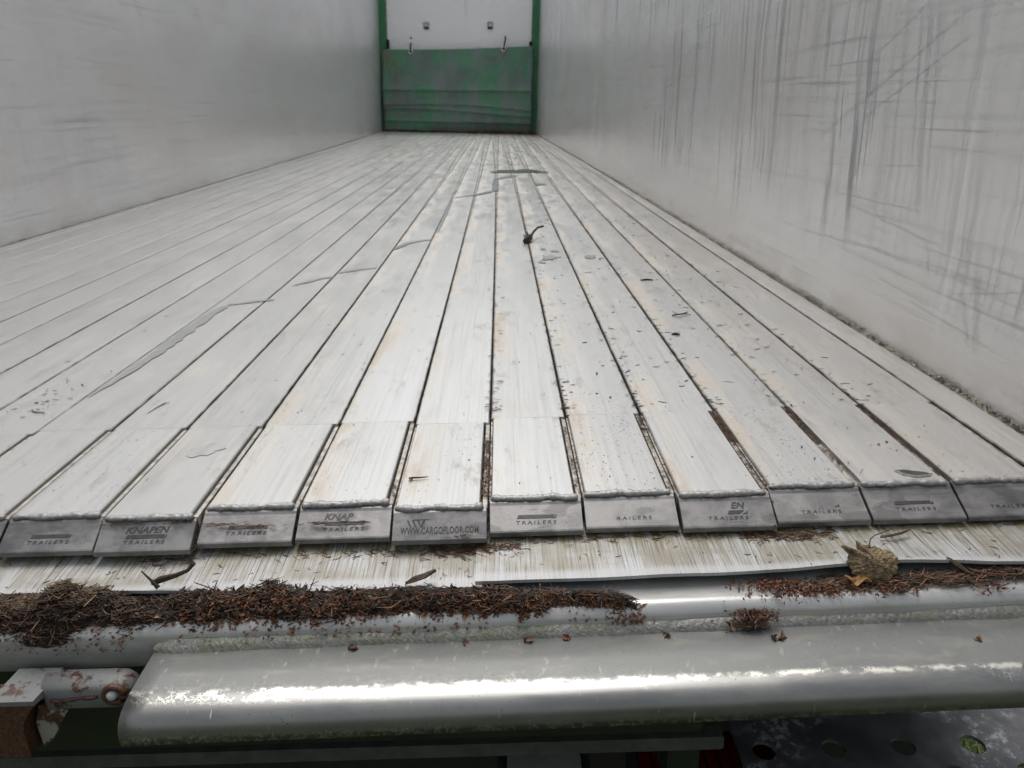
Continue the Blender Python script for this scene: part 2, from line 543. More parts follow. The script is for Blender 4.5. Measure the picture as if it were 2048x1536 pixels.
def bulkhead_material():
    n = N('dented_aluminium_sheet')
    b = n.noise(n.mapv(n.obj, (2, 1, 5)), 1.0, 4, 0.6)
    c = n.mix(n.ramp(b, 0.3, 0.7), (0.90, 0.90, 0.91), (0.93, 0.93, 0.93))
    s = n.ramp(n.noise(n.mapv(n.obj, (9, 1, 1.2)), 1.0, 3, 0.6), 0.60, 0.70)
    c = n.mix(n.mul(s, 0.35), c, (0.48, 0.48, 0.50))
    dents = n.noise(n.mapv(n.obj, (3.0, 1, 10), (0, 0.15, 0)), 1.0, 2, 0.5)
    wv = n.noise(n.mapv(n.obj, (1.5, 1, 28)), 1.0, 2, 0.5)
    nb = n.bump(n.ramp(dents, 0.55, 0.80), 0.22, 0.012)
    nb = n.bump(wv, 0.10, 0.006, nb)
    return n.out(c, 0.40, 0.25, nb)


def tarp_material():
    n = N('green_tarpaulin')
    x, y, z = n.sep()
    b = n.noise(n.mapv(n.obj, (2.6, 1, 3.2)), 1.0, 5, 0.6)
    c = n.mix(n.ramp(b, 0.36, 0.62), (0.13, 0.185, 0.167), (0.095, 0.265, 0.15))
    gray = n.ramp(n.noise(n.mapv(n.obj, (4, 1, 1.6), loc=(2, 0, 1)), 1.0, 5, 0.65), 0.46, 0.66)
    c = n.mix(n.mul(gray, 0.85), c, (0.19, 0.225, 0.222))
    foot_dark = n.mul(n.ramp(z, 0.0, 0.22, 1.0, 0.0), 0.7)  # sheet gets darker towards the bottom
    c = n.mix(foot_dark, c, (0.06, 0.055, 0.045))
    le = n.mul(n.ramp(x, -1.0, -1.12), n.ramp(n.noise(n.mapv(n.obj, (5, 1, 4)), 1.0, 4, 0.65), 0.42, 0.62))
    c = n.mix(n.mul(le, 0.6), c, (0.20, 0.16, 0.11))
    return n.out(c, 0.5, 0.0, n.bump(b, 0.2, 0.01))


def plain(name, col, rough=0.6, metal=0.0, var=0.3, scale=30.0, bump=0.15):
    n = N(name)
    b = n.noise(n.obj, scale, 5, 0.65)
    c = n.mix(n.ramp(b, 0.3, 0.7), tuple(t * (1 - var) for t in col), tuple(min(1, t * (1 + var)) for t in col))
    return n.out(c, rough, metal, n.bump(b, bump, 0.001))


def litter_material(name='dry_litter'):
    n = N(name)
    b = n.noise(n.obj, 300.0, 3, 0.6)
    c = n.mix(n.ramp(b, 0.3, 0.7), n.attr(), n.mix(0.5, n.attr(), (0.02, 0.014, 0.01)), 'MIX')
    return n.out(c, 0.75, 0.0)


def leaf_material():
    n = N('dead_leaf')
    b = n.noise(n.obj, 160.0, 5, 0.7)
    d = n.noise(n.obj, 45.0, 4, 0.6)
    c = n.mix(n.ramp(d, 0.35, 0.65), (0.30, 0.215, 0.12), (0.16, 0.12, 0.065))
    c = n.mix(n.mul(n.ramp(b, 0.50, 0.62), 0.85), c, (0.05, 0.04, 0.028))
    c = n.mix(n.mul(n.ramp(b, 0.30, 0.40, 1.0, 0.0), 0.55), c, (0.45, 0.37, 0.25))
    return n.out(c, 0.8, 0.0, n.bump(b, 0.8, 0.0015))


def rust_material(name, paint, amount, loc=(0, 0, 0)):
    n = N(name)
    b = n.noise(n.mapv(n.obj, (1, 1, 1), loc=loc), 55.0, 6, 0.7)
    f = n.noise(n.obj, 260.0, 4, 0.6)
    r = n.mix(n.ramp(f, 0.35, 0.65), (0.038, 0.017, 0.012), (0.10, 0.042, 0.022))
    c = n.mix(n.ramp(b, 0.62 - amount * 0.5, 0.70 - amount * 0.5), paint, r)
    return n.out(c, 0.6, 0.05, n.bump(f, 0.3, 0.0008))


def grass_material():
    n = N('grass')
    return n.out(n.attr(), 0.6, 0.0)


def step_material():
    n = N('galvanised_dark_plate')
    b = n.noise(n.obj, 14.0, 5, 0.65)
    d = n.noise(n.mapv(n.obj, loc=(2, 1, 0)), 55.0, 6, 0.75)
    c = n.mix(n.ramp(b, 0.35, 0.65), (0.07, 0.07, 0.075), (0.13, 0.13, 0.135))
    m = n.mul(n.ramp(d, 0.50, 0.60), n.ramp(n.noise(n.obj, 7.0, 3, 0.5), 0.48, 0.60))
    c = n.mix(n.mul(m, 0.8), c, (0.45, 0.46, 0.48))
    return n.out(c, 0.45, 0.4, n.bump(d, 0.2, 0.001))


M_FLOOR = floor_material()
M_WALL_R = wall_material('scuffed_wall_sheet', True)
M_WALL_L = wall_material('wall_sheet', False)
M_CAP = cap_material()
M_WELD = weld_material('weld_metal', (0.40, 0.395, 0.39))
M_WELD2 = weld_material('weathered_weld_metal', (0.30, 0.297, 0.28), 0.45)
M_PLASTIC = plastic_material()
M_SILL = sill_material('extruded_sill', False)
M_LIP = sill_material('worn_rub_rail', True)
M_BULK = bulkhead_material()
M_TARP = tarp_material()
M_GREEN = plain('green_paint', (0.038, 0.18, 0.075), 0.45, 0.0, 0.2, 12.0)
M_DKGREEN = plain('dark_green_paint', (0.009, 0.015, 0.008), 0.5, 0.0, 0.3, 20.0)
M_BLACK = plain('black_rubber', (0.012, 0.012, 0.012), 0.7, 0.0, 0.3)
M_BED = plain('packed_dirt', (0.035, 0.026, 0.018), 0.95, 0.0, 0.5, 90.0, 0.5)
M_LETTER = plain('lettering_metal', (0.055, 0.053, 0.055), 0.5, 0.5, 0.25, 300.0)
M_LEDGE = plain('dusty_ledge', (0.33, 0.31, 0.28), 0.6, 0.3, 0.5, 120.0)
M_STEEL = plain('dull_steel', (0.62, 0.62, 0.63), 0.4, 0.5, 0.2, 60.0)
M_BAR = plain('grey_bar', (0.07, 0.075, 0.07), 0.5, 0.2, 0.25, 40.0)
M_LITTER = litter_material()
M_SOIL = plain('dark_humus', (0.022, 0.015, 0.010), 0.95, 0.0, 0.6, 160.0, 0.9)
M_LEAF = leaf_material()
M_WOOD = plain('dry_wood', (0.075, 0.050, 0.033), 0.8, 0.0, 0.5, 220.0, 0.6)
M_BARK = plain('dark_bark', (0.028, 0.020, 0.015), 0.85, 0.0, 0.5, 200.0, 0.7)
M_HINGE = rust_material('chipped_grey_paint', (0.15, 0.155, 0.155), 0.16)
M_RUST = rust_material('rusted_steel', (0.30, 0.25, 0.2), 0.75)
M_WHITE = plain('white_bolt_paint', (0.55, 0.55, 0.54), 0.5, 0.0, 0.1)
M_STEP = step_material()
M_RED = plain('red_lens', (0.07, 0.004, 0.003), 0.25, 0.0, 0.15, 60.0, 0.05)
M_GLASS = plain('clear_lens', (0.20, 0.21, 0.20), 0.15, 0.0, 0.1, 60.0, 0.05)
M_WET = plain('wet_aluminium', (0.52, 0.525, 0.53), 0.20, 0.70, 0.10, 50.0, 0.05)
M_DAMP = plain('damp_aluminium', (0.47, 0.465, 0.45), 0.32, 0.5, 0.12, 60.0, 0.05)
M_PUDDLE = plain('puddle_water', (0.25, 0.26, 0.255), 0.07, 0.3, 0.08, 20.0, 0.02)
M_GRASS = grass_material()
M_GROUND = plain('grassy_ground', (0.035, 0.05, 0.018), 0.95, 0.0, 0.4, 6.0, 0.6)
M_GRIT = plain('grey_grit', (0.34, 0.32, 0.28), 0.9, 0.0, 0.45, 140.0, 0.6)

# ------------------------------------------------------------------ setting
GZ = -1.25
gd = mesh('ground', [(-40, -40, GZ), (40, -40, GZ), (40, 40, GZ), (-40, 40, GZ)], [(0, 1, 2, 3)], M_GROUND)
tag(gd, 'dark grassy ground under the trailer', None, None, 'structure')

# ------------------------------------------------------------------ trailer body
TR = empty('cargo_trailer', (0.0, 6.7, GZ))
TR['_loc'] = (0.0, 6.7, GZ)
tag(TR, 'moving-floor cargo trailer with aluminium walls, plank floor and green front posts', 'trailer')

YF = 12.86            # front end of the floor
PITCH = 0.112
W = 0.0549
YW = {10: .778, 11: .7700, 12: .787, 13: .789, 14: .775, 15: .792, 16: .797, 17: .789, 18: .8025, 19: .8035, 20: .8025}
YB = {10: .7386, 11: .7345, 12: .7458, 13: .7492, 14: .7412, 15: .7524, 16: .7559, 17: .7505, 18: .7566, 19: .7567, 20: .758}
YS = {8: 1.02, 9: 1.026, 10: 1.0255, 11: 1.0235, 12: 1.0253, 13: 1.0271, 14: 1.0171, 15: 1.0301, 16: 1.0352, 17: 1.0373, 18: 1.0453, 19: 1.0471, 20: 1.049}


def text_mesh(body, width, height, shear=0.0, bold=0.0, spacing=1.0, depth=0.0006):
    cu = bpy.data.curves.new('txt', 'FONT')
    cu.body = body
    cu.align_x = 'CENTER'
    cu.shear = shear
    cu.offset = bold
    cu.space_character = spacing
    cu.resolution_u = 3
    cu.extrude = 0.02
    ob = bpy.data.objects.new('txt', cu)
    COL.objects.link(ob)
    dg = bpy.context.evaluated_depsgraph_get()
    me = bpy.data.meshes.new_from_object(ob.evaluated_get(dg))
    v = np.array([p.co[:] for p in me.vertices])
    f = [tuple(p.vertices) for p in me.polygons]
    bpy.data.objects.remove(ob)
    bpy.data.meshes.remove(me)
    mn, mxv = v.min(0), v.max(0)
    v = (v - (mn + mxv) / 2) / (mxv - mn) * np.array([width, height, depth])
    return v, f


def on_cap(v, k, u, vv):
    """text plane -> sloped cap face; u metres from plank centre, vv metres up the slope from the front edge"""
    xc = (k + 0.5 - 10.5) * PITCH
    b = np.array([YB[k] + .002, -.0245])
    t = np.array([YW[k] - .009, -.0078])
    L = np.linalg.norm(t - b)
    d = (t - b) / L
    nrm = np.array([-d[1], d[0]])
    out = []
    for p in v:
        q = b + d * (p[1] + vv * L) + nrm * p[2]
        out.append((xc + u + p[0], q[0], q[1]))
    return out


FAR_Y = np.concatenate([np.linspace(1.2, 3, 8), np.linspace(3.4, YF, 22)])
for k in range(21):
    xc = (k + 0.5 - 10.5) * PITCH
    ys0 = YS.get(k, 1.02)
    dz = random.uniform(-.0006, .0006)
    pr = [(-W, -.02), (-W, -.0012), (-W + .0013, 0), (-W * .45, .0002), (W * .45, .0002), (W - .0013, 0), (W, -.0012), (W, -.02)]
    tl_ = random.uniform(-.006, .006)
    pr = [(xc + a, b + dz + tl_ * a) for a, b in pr]
    ys = [ys0] + list(FAR_Y)
    v, f = sweep_y(pr, ys)
    v = np.array(v)
    ph = random.uniform(0, 6.28)
    amp = np.clip((v[:, 1] - 2.5) / 4, 0, 1) * .0022
    v[:, 2] += amp * np.sin(v[:, 1] * 1.9 + ph)
    plank = fix_normals(mesh('floor_plank', warp(v), f, M_FLOOR, TR))
    if k < 8:
        continue
    yw = YW.get(k, .778)
    yb = YB.get(k, .738)
    YW[k], YB[k] = yw, yb
    # end plate with a stepped-back right margin, over a narrow ledge
    e0, e1 = -W + .0028, W - .0082
    pl = [(e0, -.0165), (e0, -.0012), (e0 + .0012, .0004), (e1 - .0012, .0004), (e1, -.0012), (e1, -.0165)]
    c1 = .006
    pv, pf = sweep_y([(xc + a, b + dz) for a, b in pl], [yw, ys0 - .0011 - c1 * .5, ys0 - .0011])
    pv = [list(p) for p in pv]
    for p in pv[-6:]:                      # rounded-off far left corner
        if p[0] < xc:
            p[0] += c1 * .5
    if k == 19:                            # torn slot near the front of this plate
        bmp = bmesh.new()
        rect = [(xc + e0, yw), (xc + e1, yw), (xc + e1, ys0 - .0011), (xc + e0, ys0 - .0011)]
        slot = []
        for i in range(22):
            a = 2 * math.pi * i / 22
            rj = 1 + .10 * math.sin(3 * a) + .07 * math.sin(7 * a + 1)
            slot.append((1.030 + .020 * rj * math.cos(a), .8215 + .0085 * rj * math.sin(a) * (1 - .35 * math.cos(a)) - .004 * math.cos(a)))
        ee = []
        for lp_ in (rect, slot):
            vv_ = [bmp.verts.new((a, b, .0004 + dz)) for a, b in lp_]
            ee += [bmp.edges.new((vv_[i], vv_[(i + 1) % len(vv_)])) for i in range(len(vv_))]
        r_ = bmesh.ops.triangle_fill(bmp, use_beauty=True, use_dissolve=False, edges=ee)
        e_ = bmesh.ops.extrude_face_region(bmp, geom=[g for g in r_['geom'] if isinstance(g, bmesh.types.BMFace)])
        bmesh.ops.translate(bmp, verts=[g for g in e_['geom'] if isinstance(g, bmesh.types.BMVert)], vec=(0, 0, -.0165))
        pv = [tuple(v_.co) for v_ in bmp.verts]
        bmp.verts.index_update()
        pf = [tuple(v_.index for v_ in f_.verts) for f_ in bmp.faces]
        bmp.free()
        lipv, lipf = tube([(a, b - .001, .0008 + dz) for a, b in slot[10:22]], [.0012 + .0008 * abs(math.sin(i * 1.7)) for i in range(12)], 6)
        fix_normals(mesh('torn_edge', lipv, lipf, M_WELD, plank))
    fix_normals(mesh('end_plate', pv, pf, M_FLOOR, plank))
    lv, lf = box(xc + W - .0052, xc + W, yw - .002, ys0 - .0005, -.02, -.0035 + dz)
    fix_normals(mesh('ledge', lv, lf, M_LEDGE, plank))
    if k < 20:
        lv, lf = box(xc - W, xc - W + .0022, yw - .002, ys0 - .0005, -.02, -.0045 + dz)
        fix_normals(mesh('ledge', lv, lf, M_LEDGE, plank))
    # cast end cap
    cp = [(yw + .004, -.003), (yw - .003, -.0042), (yw - .006, -.0056), (yw - .009, -.0078), (yb + .002, -.0245), (yb + .0004, -.0257),
          (yb, -.0268), (yb + .0002, -.0315), (yb + .012, -.0315), (yw + .004, -.018)]
    cs = W - .0004
    xs = [xc - cs, xc - cs + .0006] + [xc + t for t in np.linspace(-cs + .004, cs - .004, 6)] + [xc + cs - .0006, xc + cs]
    inset = lambda i, x, p: [(a, b - (.0008 if i in (0, 9) else 0)) for a, b in p]
    cv_, cf_ = sweep(cp, xs, fn=inset)
    cap = fix_normals(mesh('end_cap', cv_, cf_, M_CAP, plank))
    if k in (14, 15):
        pass
    # weld bead between plate and cap
    nx = 46
    xa = np.linspace(xc + e0 - .001, xc + e1 + .004, nx)
    rr = .0043 + .0008 * vnoise(xa, k, .004) + .0007 * vnoise(xa, k + 30, .011)
    path = [(x, yw - .0012 + .0016 * float(vnoise(x, k + 60, .02)), -.0024 + dz + .0005 * float(vnoise(x, k + 90, .007))) for x in xa]
    rr[0] *= .5
    rr[-1] *= .5
    wv_, wf_ = tube(path, list(rr), 9)
    wv_ = [(a, b + random.gauss(0, .00035), (c + .0024) * .85 - .0024 + random.gauss(0, .00035)) for a, b, c in wv_]
    fix_normals(mesh('weld_bead', wv_, wf_, M_WELD, plank, True))
    # raised lettering, worn away to different degrees
    pieces = []
    if k == 14:
        pieces.append((text_mesh('WWW.CARGOFLOOR.COM', .090, .0088, 0.0, .022, 1.08), 0.0, .33))
        lg = []
        for dx0 in (0.0, .006, .012):
            lg.append(([(dx0 - .002, .004, .0004), (dx0, .004, .0004), (dx0 + .0035, -.0045, .0004), (dx0 + .0022, -.0045, .0004)], [(0, 1, 2, 3)]))
        lg.append(([(.0145, -.0045, .0004), (.016, -.0045, .0004), (.0195, .004, .0004), (.0165, .004, .0004)], [(0, 1, 2, 3)]))
        lg.append(([(.004, .004, .0004), (.026, .0047, .0004), (.022, .0052, .0004), (.004, .005, .0004)], [(0, 1, 2, 3)]))
        pieces.append((join(lg), -.036, .64))
    else:
        w = .047
        txt = {16: 'RAILERS'}.get(k, 'TRAILERS')
        pieces.append((text_mesh(txt, w * len(txt) / 8, .0046, 0.12, .012, 1.45), .003 if k == 16 else 0.0, .30))
        bar = ([(-w / 2 + .001, -.0025, .0004), (w * .30, -.0025, .0004), (w * .42, -.0012, .0004), (w * .47, .0022, .0004), (-w / 2 + .0025, .0022, .0004)], [(0, 1, 2, 3, 4)])
        tri = ([(w * .36, -.0026, .0004), (w * .50, -.0026, .0004), (w * .51, .0024, .0004), (w * .46, -.0008, .0004)], [(0, 1, 2, 3)])
        if k in (8, 9, 10, 11, 12, 13, 15, 17, 19):
            pieces.append((join([bar, tri]) if k != 17 else join([([(0, -.0025, .0004), (w * .3, -.0025, .0004), (w * .44, .0022, .0004), (w * .05, .0022, .0004)], [(0, 1, 2, 3)]), tri]), 0.0, .53))
        elif k == 18:
            pieces.append((tri, 0.0, .53))
        if k in (11, 13):
            pieces.append((text_mesh('KNAPEN' if k == 11 else 'KNAP', .050 if k == 11 else .034, .0082, 0.25, .025, 1.0), .001 if k == 11 else -.007, .80))
        elif k == 17:
            pieces.append((text_mesh('EN', .017, .0082, 0.25, .025, 1.0), .014, .80))
    lp = [(on_cap(v_, k, u, vv), f_) for (v_, f_), u, vv in pieces]
    lv, lf = join(lp)
    mesh('lettering', lv, lf, M_LETTER, plank)

# dirt-packed bed under the planks
v, f = sweep_y([(-1.24, -.05), (1.24, -.05), (1.24, -.0165), (-1.24, -.0165)], [.79] + list(FAR_Y) + [12.95])
fix_normals(mesh('floor_bed', warp(v), f, M_BED, TR))

# side rails of the floor, flush with the planks
for sgn in (-1, 1):
    x0, x1 = 1.1775, 1.2335
    pr = [(x0, -.02), (x0, -.0012), (x0 + .0012, .0003), (x0 + .030, .0003), (x0 + .0305, -.0006), (x0 + .0312, .0003), (x1 - .004, .0003), (x1 - .001, -.0025), (x1, -.008), (x1, -.02)]
    v, f = sweep_y([(sgn * a, b) for a, b in pr], [.80] + list(FAR_Y))
    fix_normals(mesh('side_rail', warp(v), f, M_FLOOR, TR))

# walls: double-skinned sheets
WALL_Y = [.60, .9, 1.2] + list(np.linspace(1.6, 12.95, 24))
for sgn, mt in ((-1, M_WALL_L), (1, M_WALL_R)):
    zs = [-.12, 0, .3, .6, 1.0, 1.5, 2.0, 2.55]
    pr = [(1.245, z) for z in zs] + [(1.285, z) for z in zs[::-1]]
    v, f = sweep_y([(sgn * a, b) for a, b in pr], WALL_Y)
    v = np.array(v)
    inner = np.abs(v[:, 0]) < 1.26
    v[inner, 0] += .0025 * np.sin(v[inner, 1] * 1.7 + v[inner, 2] * 2.1) * np.clip(v[inner, 2] * 2, 0, 1)
    o = fix_normals(mesh('side_wall', warp(v), f, mt, TR))
    o['label'] = 'right wall sheet with dark vertical scuffs' if sgn > 0 else 'left wall sheet, smoother and greyer'

# front bulkhead
bh = fix_normals(mesh('front_bulkhead', warp(box(-1.137, 1.137, 12.93, 12.97, -.02, 2.5)[0]), box(-1.137, 1.137, 12.93, 12.97, -.02, 2.5)[1], M_BULK, TR))
for x in (-1.137 + .012, 1.137 - .012):
    v, f = box(x - .008, x + .008, 12.924, 12.9305, 1.30, 2.5, .002)
    fix_normals(mesh('edge_strip', warp(v), f, M_STEEL, bh))
    for z in np.arange(1.34, 2.45, .085):
        n = 8
        hv = [(x + .007 * math.cos(2 * math.pi * i / n), 12.924, z + .007 * math.sin(2 * math.pi * i / n)) for i in range(n)] + [(x, 12.919, z)]
        mesh('rivet', warp(hv), [(i, (i + 1) % n, n) for i in range(n)], M_BLACK, bh)
for (x, z) in ((-.513, 1.59), (.479, 1.616)):
    n = 20
    V, F = [], []
    for r, y in ((.056, 12.929), (.056, 12.905), (.047, 12.900), (.038, 12.905), (.038, 12.926), (.0, 12.926)):
        V += [(x + r * math.cos(2 * math.pi * i / n), y, z + .72 * r * math.sin(2 * math.pi * i / n)) for i in range(n)]
    for j in range(5):
        for i in range(n):
            F.append((j * n + i, j * n + (i + 1) % n, (j + 1) * n + (i + 1) % n, (j + 1) * n + i))
    lug = fix_normals(mesh('round_fitting', warp(V), F, M_STEEL, bh, True))
    v, f = box(x - .04, x + .04, 12.905, 12.929, z - .075, z - .042, .006)
    fix_normals(mesh('fitting_base', warp(v), f, M_BAR, lug))  # dark base colour stands for the shading under the ring
for sgn, z0, z1 in ((-1, 1.225, 1.35), (1, 1.32, 1.38)):
    v, f = box(sgn * 1.118 - .02, sgn * 1.118 + .02, 12.86, 12.9235, z0, z1, .004)
    fix_normals(mesh('corner_bracket', warp(v), f, M_BLACK, bh))
for sgn in (-1, 1):
    a, b = sorted((sgn * 1.139, sgn * 1.243))
    v, f = sweep_y([(a, -.02), (b, -.02), (b, .6), (b, 1.3), (b, 2.5), (a, 2.5), (a, 1.3), (a, .6)], [12.88, 12.97])
    fix_normals(mesh('corner_post', warp(v), f, M_GREEN, TR))

# ------------------------------------------------------------------ rear frame
XS = np.linspace(-.9, 1.42, 90)
sill = [(.84, -.058), (.662, -.058)]
for a in np.linspace(0, 90, 9)[1:]:
    sill.append((.662 - .016 * math.sin(math.radians(a)), -.074 + .016 * math.cos(math.radians(a))))
sill += [(.646, -.105), (.655, -.112), (.84, -.112)]


def wavy(i, x, p):
    d = .0012 * float(vnoise(x, 5, .09)) + .0006 * float(vnoise(x, 9, .02))
    return [(a - (d if a < .66 else 0), b + d * .5) for a, b in p]


v, f = sweep(sill, XS, fn=wavy)
SILL = fix_normals(mesh('rear_sill', skew(v), f, M_SILL, TR))
for p in SILL.data.polygons:
    p.use_smooth = abs(p.normal.x) < .7

# rounded rub rail below the sill
lip_o = [(.6500, -.0830), (.6050, -.0838), (.5850, -.0848), (.5735, -.0864), (.5655, -.0888), (.5595, -.0922), (.5550, -.0968), (.5525, -.1025), (.5516, -.1085), (.5515, -.1180)]
lip_i = [(.5575, -.1180), (.5580, -.1080), (.5635, -.0985), (.5730, -.0925), (.5880, -.0902), (.6500, -.0890)]
XL = np.linspace(.1574, 1.42, 60)
v, f = sweep(lip_o + lip_i, XL, fn=lambda i, x, p: [(a, b + .0006 * float(vnoise(x, 3, .12))) for a, b in p])
LIP = fix_normals(mesh('rub_rail', skew(v), f, M_LIP, TR))
for p in LIP.data.polygons:
    p.use_smooth = abs(p.normal.x) < .7
# rippled weld seam in the corner
nx = 700
xa = np.linspace(.1590, 1.40, nx)
rip = np.sin(xa * math.pi * 2 / .0078 + vnoise(xa, 2, .02) * 4.0)
V, F = [], []
n = 9
for i, x in enumerate(xa):
    am = .00035 + .00035 * float(vnoise(x, 15, .03))
    gr = 1 + .10 * float(vnoise(x, 12, .05)) + .07 * float(vnoise(x, 13, .016))
    if i < 8: gr *= .75 + .03 * i
    V.append((x, .6500, -.0860))
    for j in range(n - 1):
        t = j / (n - 2)
        bulge = math.sin(math.pi * t) * (.0018 + am * rip[i] + .0006 * float(vnoise(x, 16, .012)) + random.gauss(0, .00022))
        yy = .6470 - (.0005 + .0095 * t) * gr - bulge * .6
        zz = -.0735 - .0105 * t - (1 - gr) * (.0105 * (1 - t)) + bulge * .6
        V.append((x - .0026 * math.sin(math.pi * t), yy, zz))
for i in range(nx - 1):
    for j in range(n):
        k2 = (j + 1) % n
        F.append((i * n + j, i * n + k2, (i + 1) * n + k2, (i + 1) * n + j))
F += [tuple(range(n))[::-1], tuple(range((nx - 1) * n, nx * n))]
fix_normals(mesh('weld_seam', skew(V), F, M_WELD2, LIP, False))

# white plastic wear strips under the caps
for (xa0, xb0, lift, edge) in ((-.9, .4975, 0.0, ((-.9, .690), (-.02, .690), (.083, .6905), (.324, .6795), (.4975, .6800))),
                               (.4900, 1.24, .0036, ((.49, .6840), (.68, .6840), (.82, .6870), (.92, .6900), (1.08, .6890), (1.24, .690)))):
    ex = np.array(edge)
    xs = np.linspace(xa0, xb0, 70)
    V = []
    ny = 10
    for x in xs:
        yf = float(np.interp(x, ex[:, 0], ex[:, 1])) + .0007 * float(vnoise(x, 8, .03))
        for j in range(ny):
            y = .80 + (yf - .80) * j / (ny - 1)
            z = -.0365 - .010 * (.80 - y) / .115 + lift
            if lift:
                z += (.0085 * math.exp(-((x - .95) / .11) ** 2) + .002 * math.exp(-((x - .7) / .06) ** 2)) * max(0, (.75 - y) / .065) ** 1.5
            else:
                z += .0008 * float(vnoise(x, 21, .15))
            V.append((x, y, z))
    nv = len(V)
    V += [(a, b + .0004, c - .0042) for a, b, c in V]
    F = []
    nx = len(xs)
    for i in range(nx - 1):
        for j in range(ny - 1):
            a = i * ny + j
            F.append((a, a + ny, a + ny + 1, a + 1))
            F.append((a + nv, a + 1 + nv, a + ny + 1 + nv, a + ny + nv))
        a = i * ny + ny - 1
        F.append((a, a + ny, a + ny + nv, a + nv))
        a = i * ny
        F.append((a, a + nv, a + ny + nv, a + ny))
    for base in (0, (nx - 1) * ny):
        for j in range(ny - 1):
            F.append((base + j, base + j + 1, base + j + 1 + nv, base + j + nv))
    fix_normals(mesh('wear_strip', V, F, M_PLASTIC, TR, False))

# frame members below, with one added backing panel
fix_normals(mesh('cross_member', *box(-.9, .745, .668, .72, -.245, -.1125, .004), M_DKGREEN, TR))
fix_normals(mesh('lower_bar', *box(-.9, .788, .715, .735, -.323, -.303, .003), M_BAR, TR))
fix_normals(mesh('dark_backing_panel', *box(-1.2, 1.29, 1.05, 1.09, -1.0, -.06), M_BLACK, TR))  # black backing added to keep the space under the floor dark
fix_normals(mesh('side_beam', *box(1.16, 1.24, .86, .98, -.30, -.06, .005), M_DKGREEN, TR))
fix_normals(mesh('side_beam', *box(.72, .76, .72, 1.05, -.40, -.12, .005), M_DKGREEN, TR))

# perforated step plate
import bmesh
bm = bmesh.new()
PX0, PX1, PY0, PY1, PZ = .845, 1.62, .690, .93, -.43
outer = []
for a in np.linspace(180, 270, 7):
    outer.append((PX0 + .025 + .025 * math.cos(math.radians(a)), PY0 + .025 + .025 * math.sin(math.radians(a))))
outer += [(PX1, PY0), (PX1, PY1)]
for a in np.linspace(90, 180, 7):
    outer.append((PX0 + .025 + .025 * math.cos(math.radians(a)), PY1 - .025 + .025 * math.sin(math.radians(a))))
loops = [outer]
for hx in [.881 + .0993 * i for i in range(8)]:
    loops.append([(hx + .0165 * math.cos(2 * math.pi * i / 24), .811 + .0165 * math.sin(2 * math.pi * i / 24)) for i in range(24)])
for hx in [.931 + .0993 * i for i in range(7)]:
    loops.append([(hx + .0165 * math.cos(2 * math.pi * i / 24), .772 - .012 + .0165 * math.sin(2 * math.pi * i / 24)) for i in range(24)])
eds = []
for lp in loops:
    vsl = [bm.verts.new((a, b, PZ)) for a, b in lp]
    for i in range(len(vsl)):
        eds.append(bm.edges.new((vsl[i], vsl[(i + 1) % len(vsl)])))
res = bmesh.ops.triangle_fill(bm, use_beauty=True, use_dissolve=False, edges=eds)
fs = [g for g in res['geom'] if isinstance(g, bmesh.types.BMFace)]
ext = bmesh.ops.extrude_face_region(bm, geom=fs)
bmesh.ops.translate(bm, verts=[g for g in ext['geom'] if isinstance(g, bmesh.types.BMVert)], vec=(0, 0, -.006))
bmesh.ops.recalc_face_normals(bm, faces=bm.faces)
me = bpy.data.meshes.new('step_plate')
bm.to_mesh(me)
bm.free()
me.materials.append(M_STEP)
sp = bpy.data.objects.new('step_plate', me)
COL.objects.link(sp)
adopt(sp, TR)
sp['label'] = 'dark step plate with round drain holes'
# tail lamp under the bars
lampv, lampf = box(.70, .93, .79, .89, -.56, -.475, .006)
tl = fix_normals(mesh('tail_lamp', lampv, lampf, M_BLACK, TR))
for i in range(11):
    x0 = .71 + i * .0195
    fix_normals(mesh('lens', *box(x0, x0 + .018, .80, .885, -.476, -.468, .003), M_RED, tl))
ml = fix_normals(mesh('marker_lamp', *box(.50, .64, .80, .88, -.56, -.485, .006), M_BLACK, TR))
fix_normals(mesh('lens', *box(.515, .625, .81, .87, -.486, -.474, .006), M_GLASS, ml))

# door hinge at the left of the sill
hg = empty('door_hinge', (.07, .62, -.09))
adopt(hg, TR)
hg['_loc'] = (.07, .62, -.09)
pr = []
for a in np.linspace(90, -90, 11):
    pr.append((.126 + .0160 * math.cos(math.radians(a)), -.1145 + .0160 * math.sin(math.radians(a))))
pr += [(.050, -.1305), (.050, -.0985)]
V, F = [], []
stn = [(.630, 1.0), (.619, 1.0), (.612, .95), (.607, .84), (.6042, .66)]
for y, s in stn:
    for a, b in pr:
        V.append((.095 + (a - .095) * (.5 + .5 * s), y, -.1145 + (b + .1145) * s))
n = len(pr)
for i in range(len(stn) - 1):
    for j in range(n):
        k2 = (j + 1) % n
        F.append((i * n + j, i * n + k2, (i + 1) * n + k2, (i + 1) * n + j))
F += [tuple(range(n)), tuple(range((len(stn) - 1) * n, len(stn) * n))[::-1]]
fix_normals(mesh('hinge_arm', V, F, M_HINGE, hg, True))
ring = [(.1275 + .0095 * math.cos(t), .6030, -.1085 + .0095 * math.sin(t)) for t in np.linspace(0, 2 * math.pi, 20)]
fix_normals(mesh('hinge_washer', *tube(ring, .0036, 8), M_RUST, hg, True))
nn = 14
bv = []
for r, y in ((.0056, .606), (.0052, .6000), (.0032, .5980)):
    bv += [(.1260 + r * math.cos(2 * math.pi * i / nn), y, -.1080 + r * math.sin(2 * math.pi * i / nn)) for i in range(nn)]
